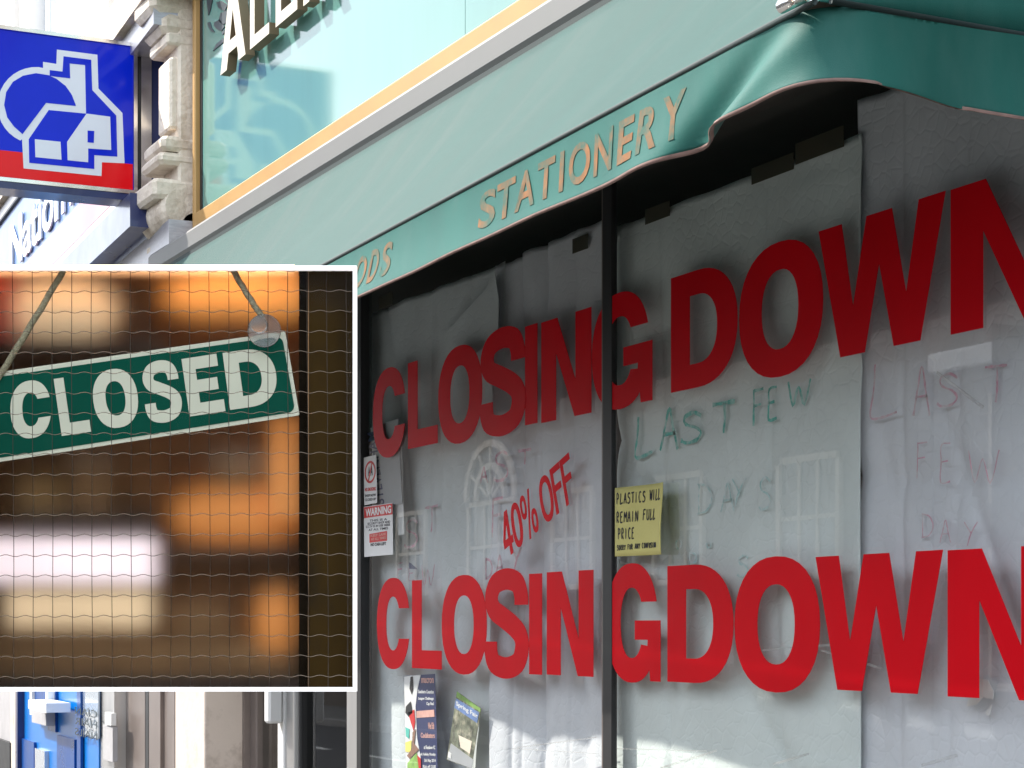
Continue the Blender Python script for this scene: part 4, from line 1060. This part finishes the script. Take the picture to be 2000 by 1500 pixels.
# closed sign hanging behind the wired glass
cs = thing('closed_sign', Q(290, 860, .075), 'tilted green sign reading CLOSED in cream letters behind wired glass', 'sign')
DS = .075
def cquad(pts, d, th): return prism([Q(x, y, d) for x, y in pts], FWD*th)
def rrect(c, r=10, n=5):
    out = []
    m_ = len(c)
    for i in range(m_):
        p = Vector((*c[i],0)); a = Vector((*c[i-1],0)); b = Vector((*c[(i+1) % m_],0))
        u = (a-p).normalized()*r; v = (b-p).normalized()*r
        for k in range(n+1):
            t = k/n; q = (p+u)*(1-t)**2 + p*2*t*(1-t) + (p+v)*t*t; out.append((q.x, q.y))
    return out
mk('board', cquad(rrect([(-48,733),(557,647),(585,811),(-20,905)], 5), DS, .006), M['sign_cream'], cs)
mk('green_field', cquad(rrect([(-41,741.5),(551,656),(576.5,804),(-13,896)], 16), DS-.0016, .0015), M['sign_green'], cs)
cells = {'C': ((20,752),(93,741),(26,858)), 'L': ((107,743),(160,735),(122,848)), 'O': ((178,730),(258,718),(192,838)), 'S': ((279,715),(340,706),(292,823)), 'E': ((357,704),(422,694),(372,810)), 'D': ((438,692),(528,679),(452,797))}
for ch in 'CLOSED':
    tl, tr, bl = cells[ch]
    q0 = Q(*bl, DS-.0019); ex_ = (Q(*tr, DS-.0019) - Q(*tl, DS-.0019))*1.08; ez_ = (Q(*tl, DS-.0019) - q0)*1.06; q0 = q0 - ez_*.03 - ex_*.03
    mk('letter', bold(ch, on_plane(q0, ex_, ez_, -FWD, .0008), .16, 1.3), M['sign_cream'], cs)
def cord_pts(a, b, d0, d1, n=14): return [Q(a[0]+(b[0]-a[0])*i/n + .8*math.sin(i*1.7), a[1]+(b[1]-a[1])*i/n + 6*math.sin(math.pi*i/n)*.4, d0+(d1-d0)*i/n) for i in range(n+1)]
tag(mk('hanging_cord', tube(cord_pts((124,528),(-6,742), .07, .070), .0078, 8), M['cord'], None, True), 'twisted hemp cord running down to the left end of the closed sign', 'cord')
tag(mk('hanging_cord', tube(cord_pts((455,528),(514,622), .07, .066), .0075, 8), M['cord'], None, True), 'twisted hemp cord running down to the clear suction cup', 'cord')
sc0 = thing('suction_cup', Q(514, 643, .05), 'clear plastic suction cup at the top right corner of the closed sign', 'suction cup')
def lathe(c, prof, seg=28):
    V, Fc = [], []
    for r, d in prof:
        for k in range(seg):
            a = 2*math.pi*k/seg; V.append(c + RIGHT*(r*math.cos(a)) + UP*(r*math.sin(a)) + FWD*d)
    for i in range(len(prof)-1):
        for k in range(seg):
            j = (k+1) % seg; Fc.append([i*seg+k, i*seg+j, (i+1)*seg+j, (i+1)*seg+k])
    return V, Fc
mk('cup', lathe(Q(516, 646, .036), [(.0005,.018),(.012,.016),(.026,.008),(.039,.001),(.040,.0),(.038,.0),(.024,.005),(.010,.011),(.0005,.012)]), M['clear_plastic'], sc0, True)
mk('knob', lathe(Q(505, 634, .053), [(.0005,.014),(.014,.013),(.021,.008),(.019,.003),(.012,.0),(.0005,.0)]), M['clear_plastic'], sc0, True)

# ------------------------------------------------------------------ the far side of the street, seen in the glass
def house(x0, x1, h, m_, label, rows, arched=False, step=3.0):
    hs = thing('street_building', ((x0+x1)/2, -14, 0), label, 'building')
    mk('wall', box(x0, x1, -20, -12.2, 0, h), M[m_], hs)
    mk('parapet', bbox_b(x0-.05, x1+.05, -12.4, -12.12, h, h+.25, .03), M['white_wall'], hs)
    x = x0 + 1.2
    while x + 1.8 < x1:
        for zi, (z0, z1) in enumerate(rows):
            ar = arched and zi == 0 and abs(x + .95 + 33.0) < 1.75
            w = 1.9 if ar else 1.3
            wn_ = mk('window', box(x, x+w, -12.19, -12.17, z0, z1), M['opp_glass'], hs)
            t = .09
            bars = [box(x-t, x, -12.19, -12.12, z0-t, z1), box(x+w, x+w+t, -12.19, -12.12, z0-t, z1), box(x, x+w, -12.19, -12.10, z0-t, z0), box(x, x+w, -12.19, -12.13, z1, z1+t)]
            for f_ in (.33, .66): bars.append(box(x+w*f_-.03, x+w*f_+.03, -12.168, -12.14, z0, z1))
            bars.append(box(x, x+w, -12.168, -12.141, (z0+z1)/2-.03, (z0+z1)/2+.03))
            if ar:
                for rr in (w/2+.06, w/2-.35):
                    arcp = [Vector((x+w/2+rr*math.cos(a), -12.14, z1+.1+rr*math.sin(a))) for a in [math.pi*i/16 for i in range(17)]]
                    bars.append(ribbon(arcp, .12, (0,1,0), .06))
                for a in [math.pi*i/6 for i in range(1,6)]:
                    bars.append(ribbon([Vector((x+w/2+.1*math.cos(a), -12.14, z1+.1+.1*math.sin(a))), Vector((x+w/2+w/2*math.cos(a), -12.14, z1+.1+w/2*math.sin(a)))], .05, (0,1,0), .04))
            mk('frame', join(*bars), M['cream_wall'], wn_)
        x += step
XG = -19.2
house(-44, XG, 10.2, 'facade_a', 'tall brick building across the street with arched white windows', [(2.4,3.9),(5.8,7.4)], True, 3.4)
house(XG+.05, -6, 4.75, 'facade_b', 'low shop building across the street under open sky', [(1.0,2.6),(3.2,4.4)], False, 2.4)
house(-5.9, 14, 5.6, 'facade_c', 'pale rendered building across the street nearest the camera side', [(1.0,2.6),(3.4,4.8)], False, 2.8)
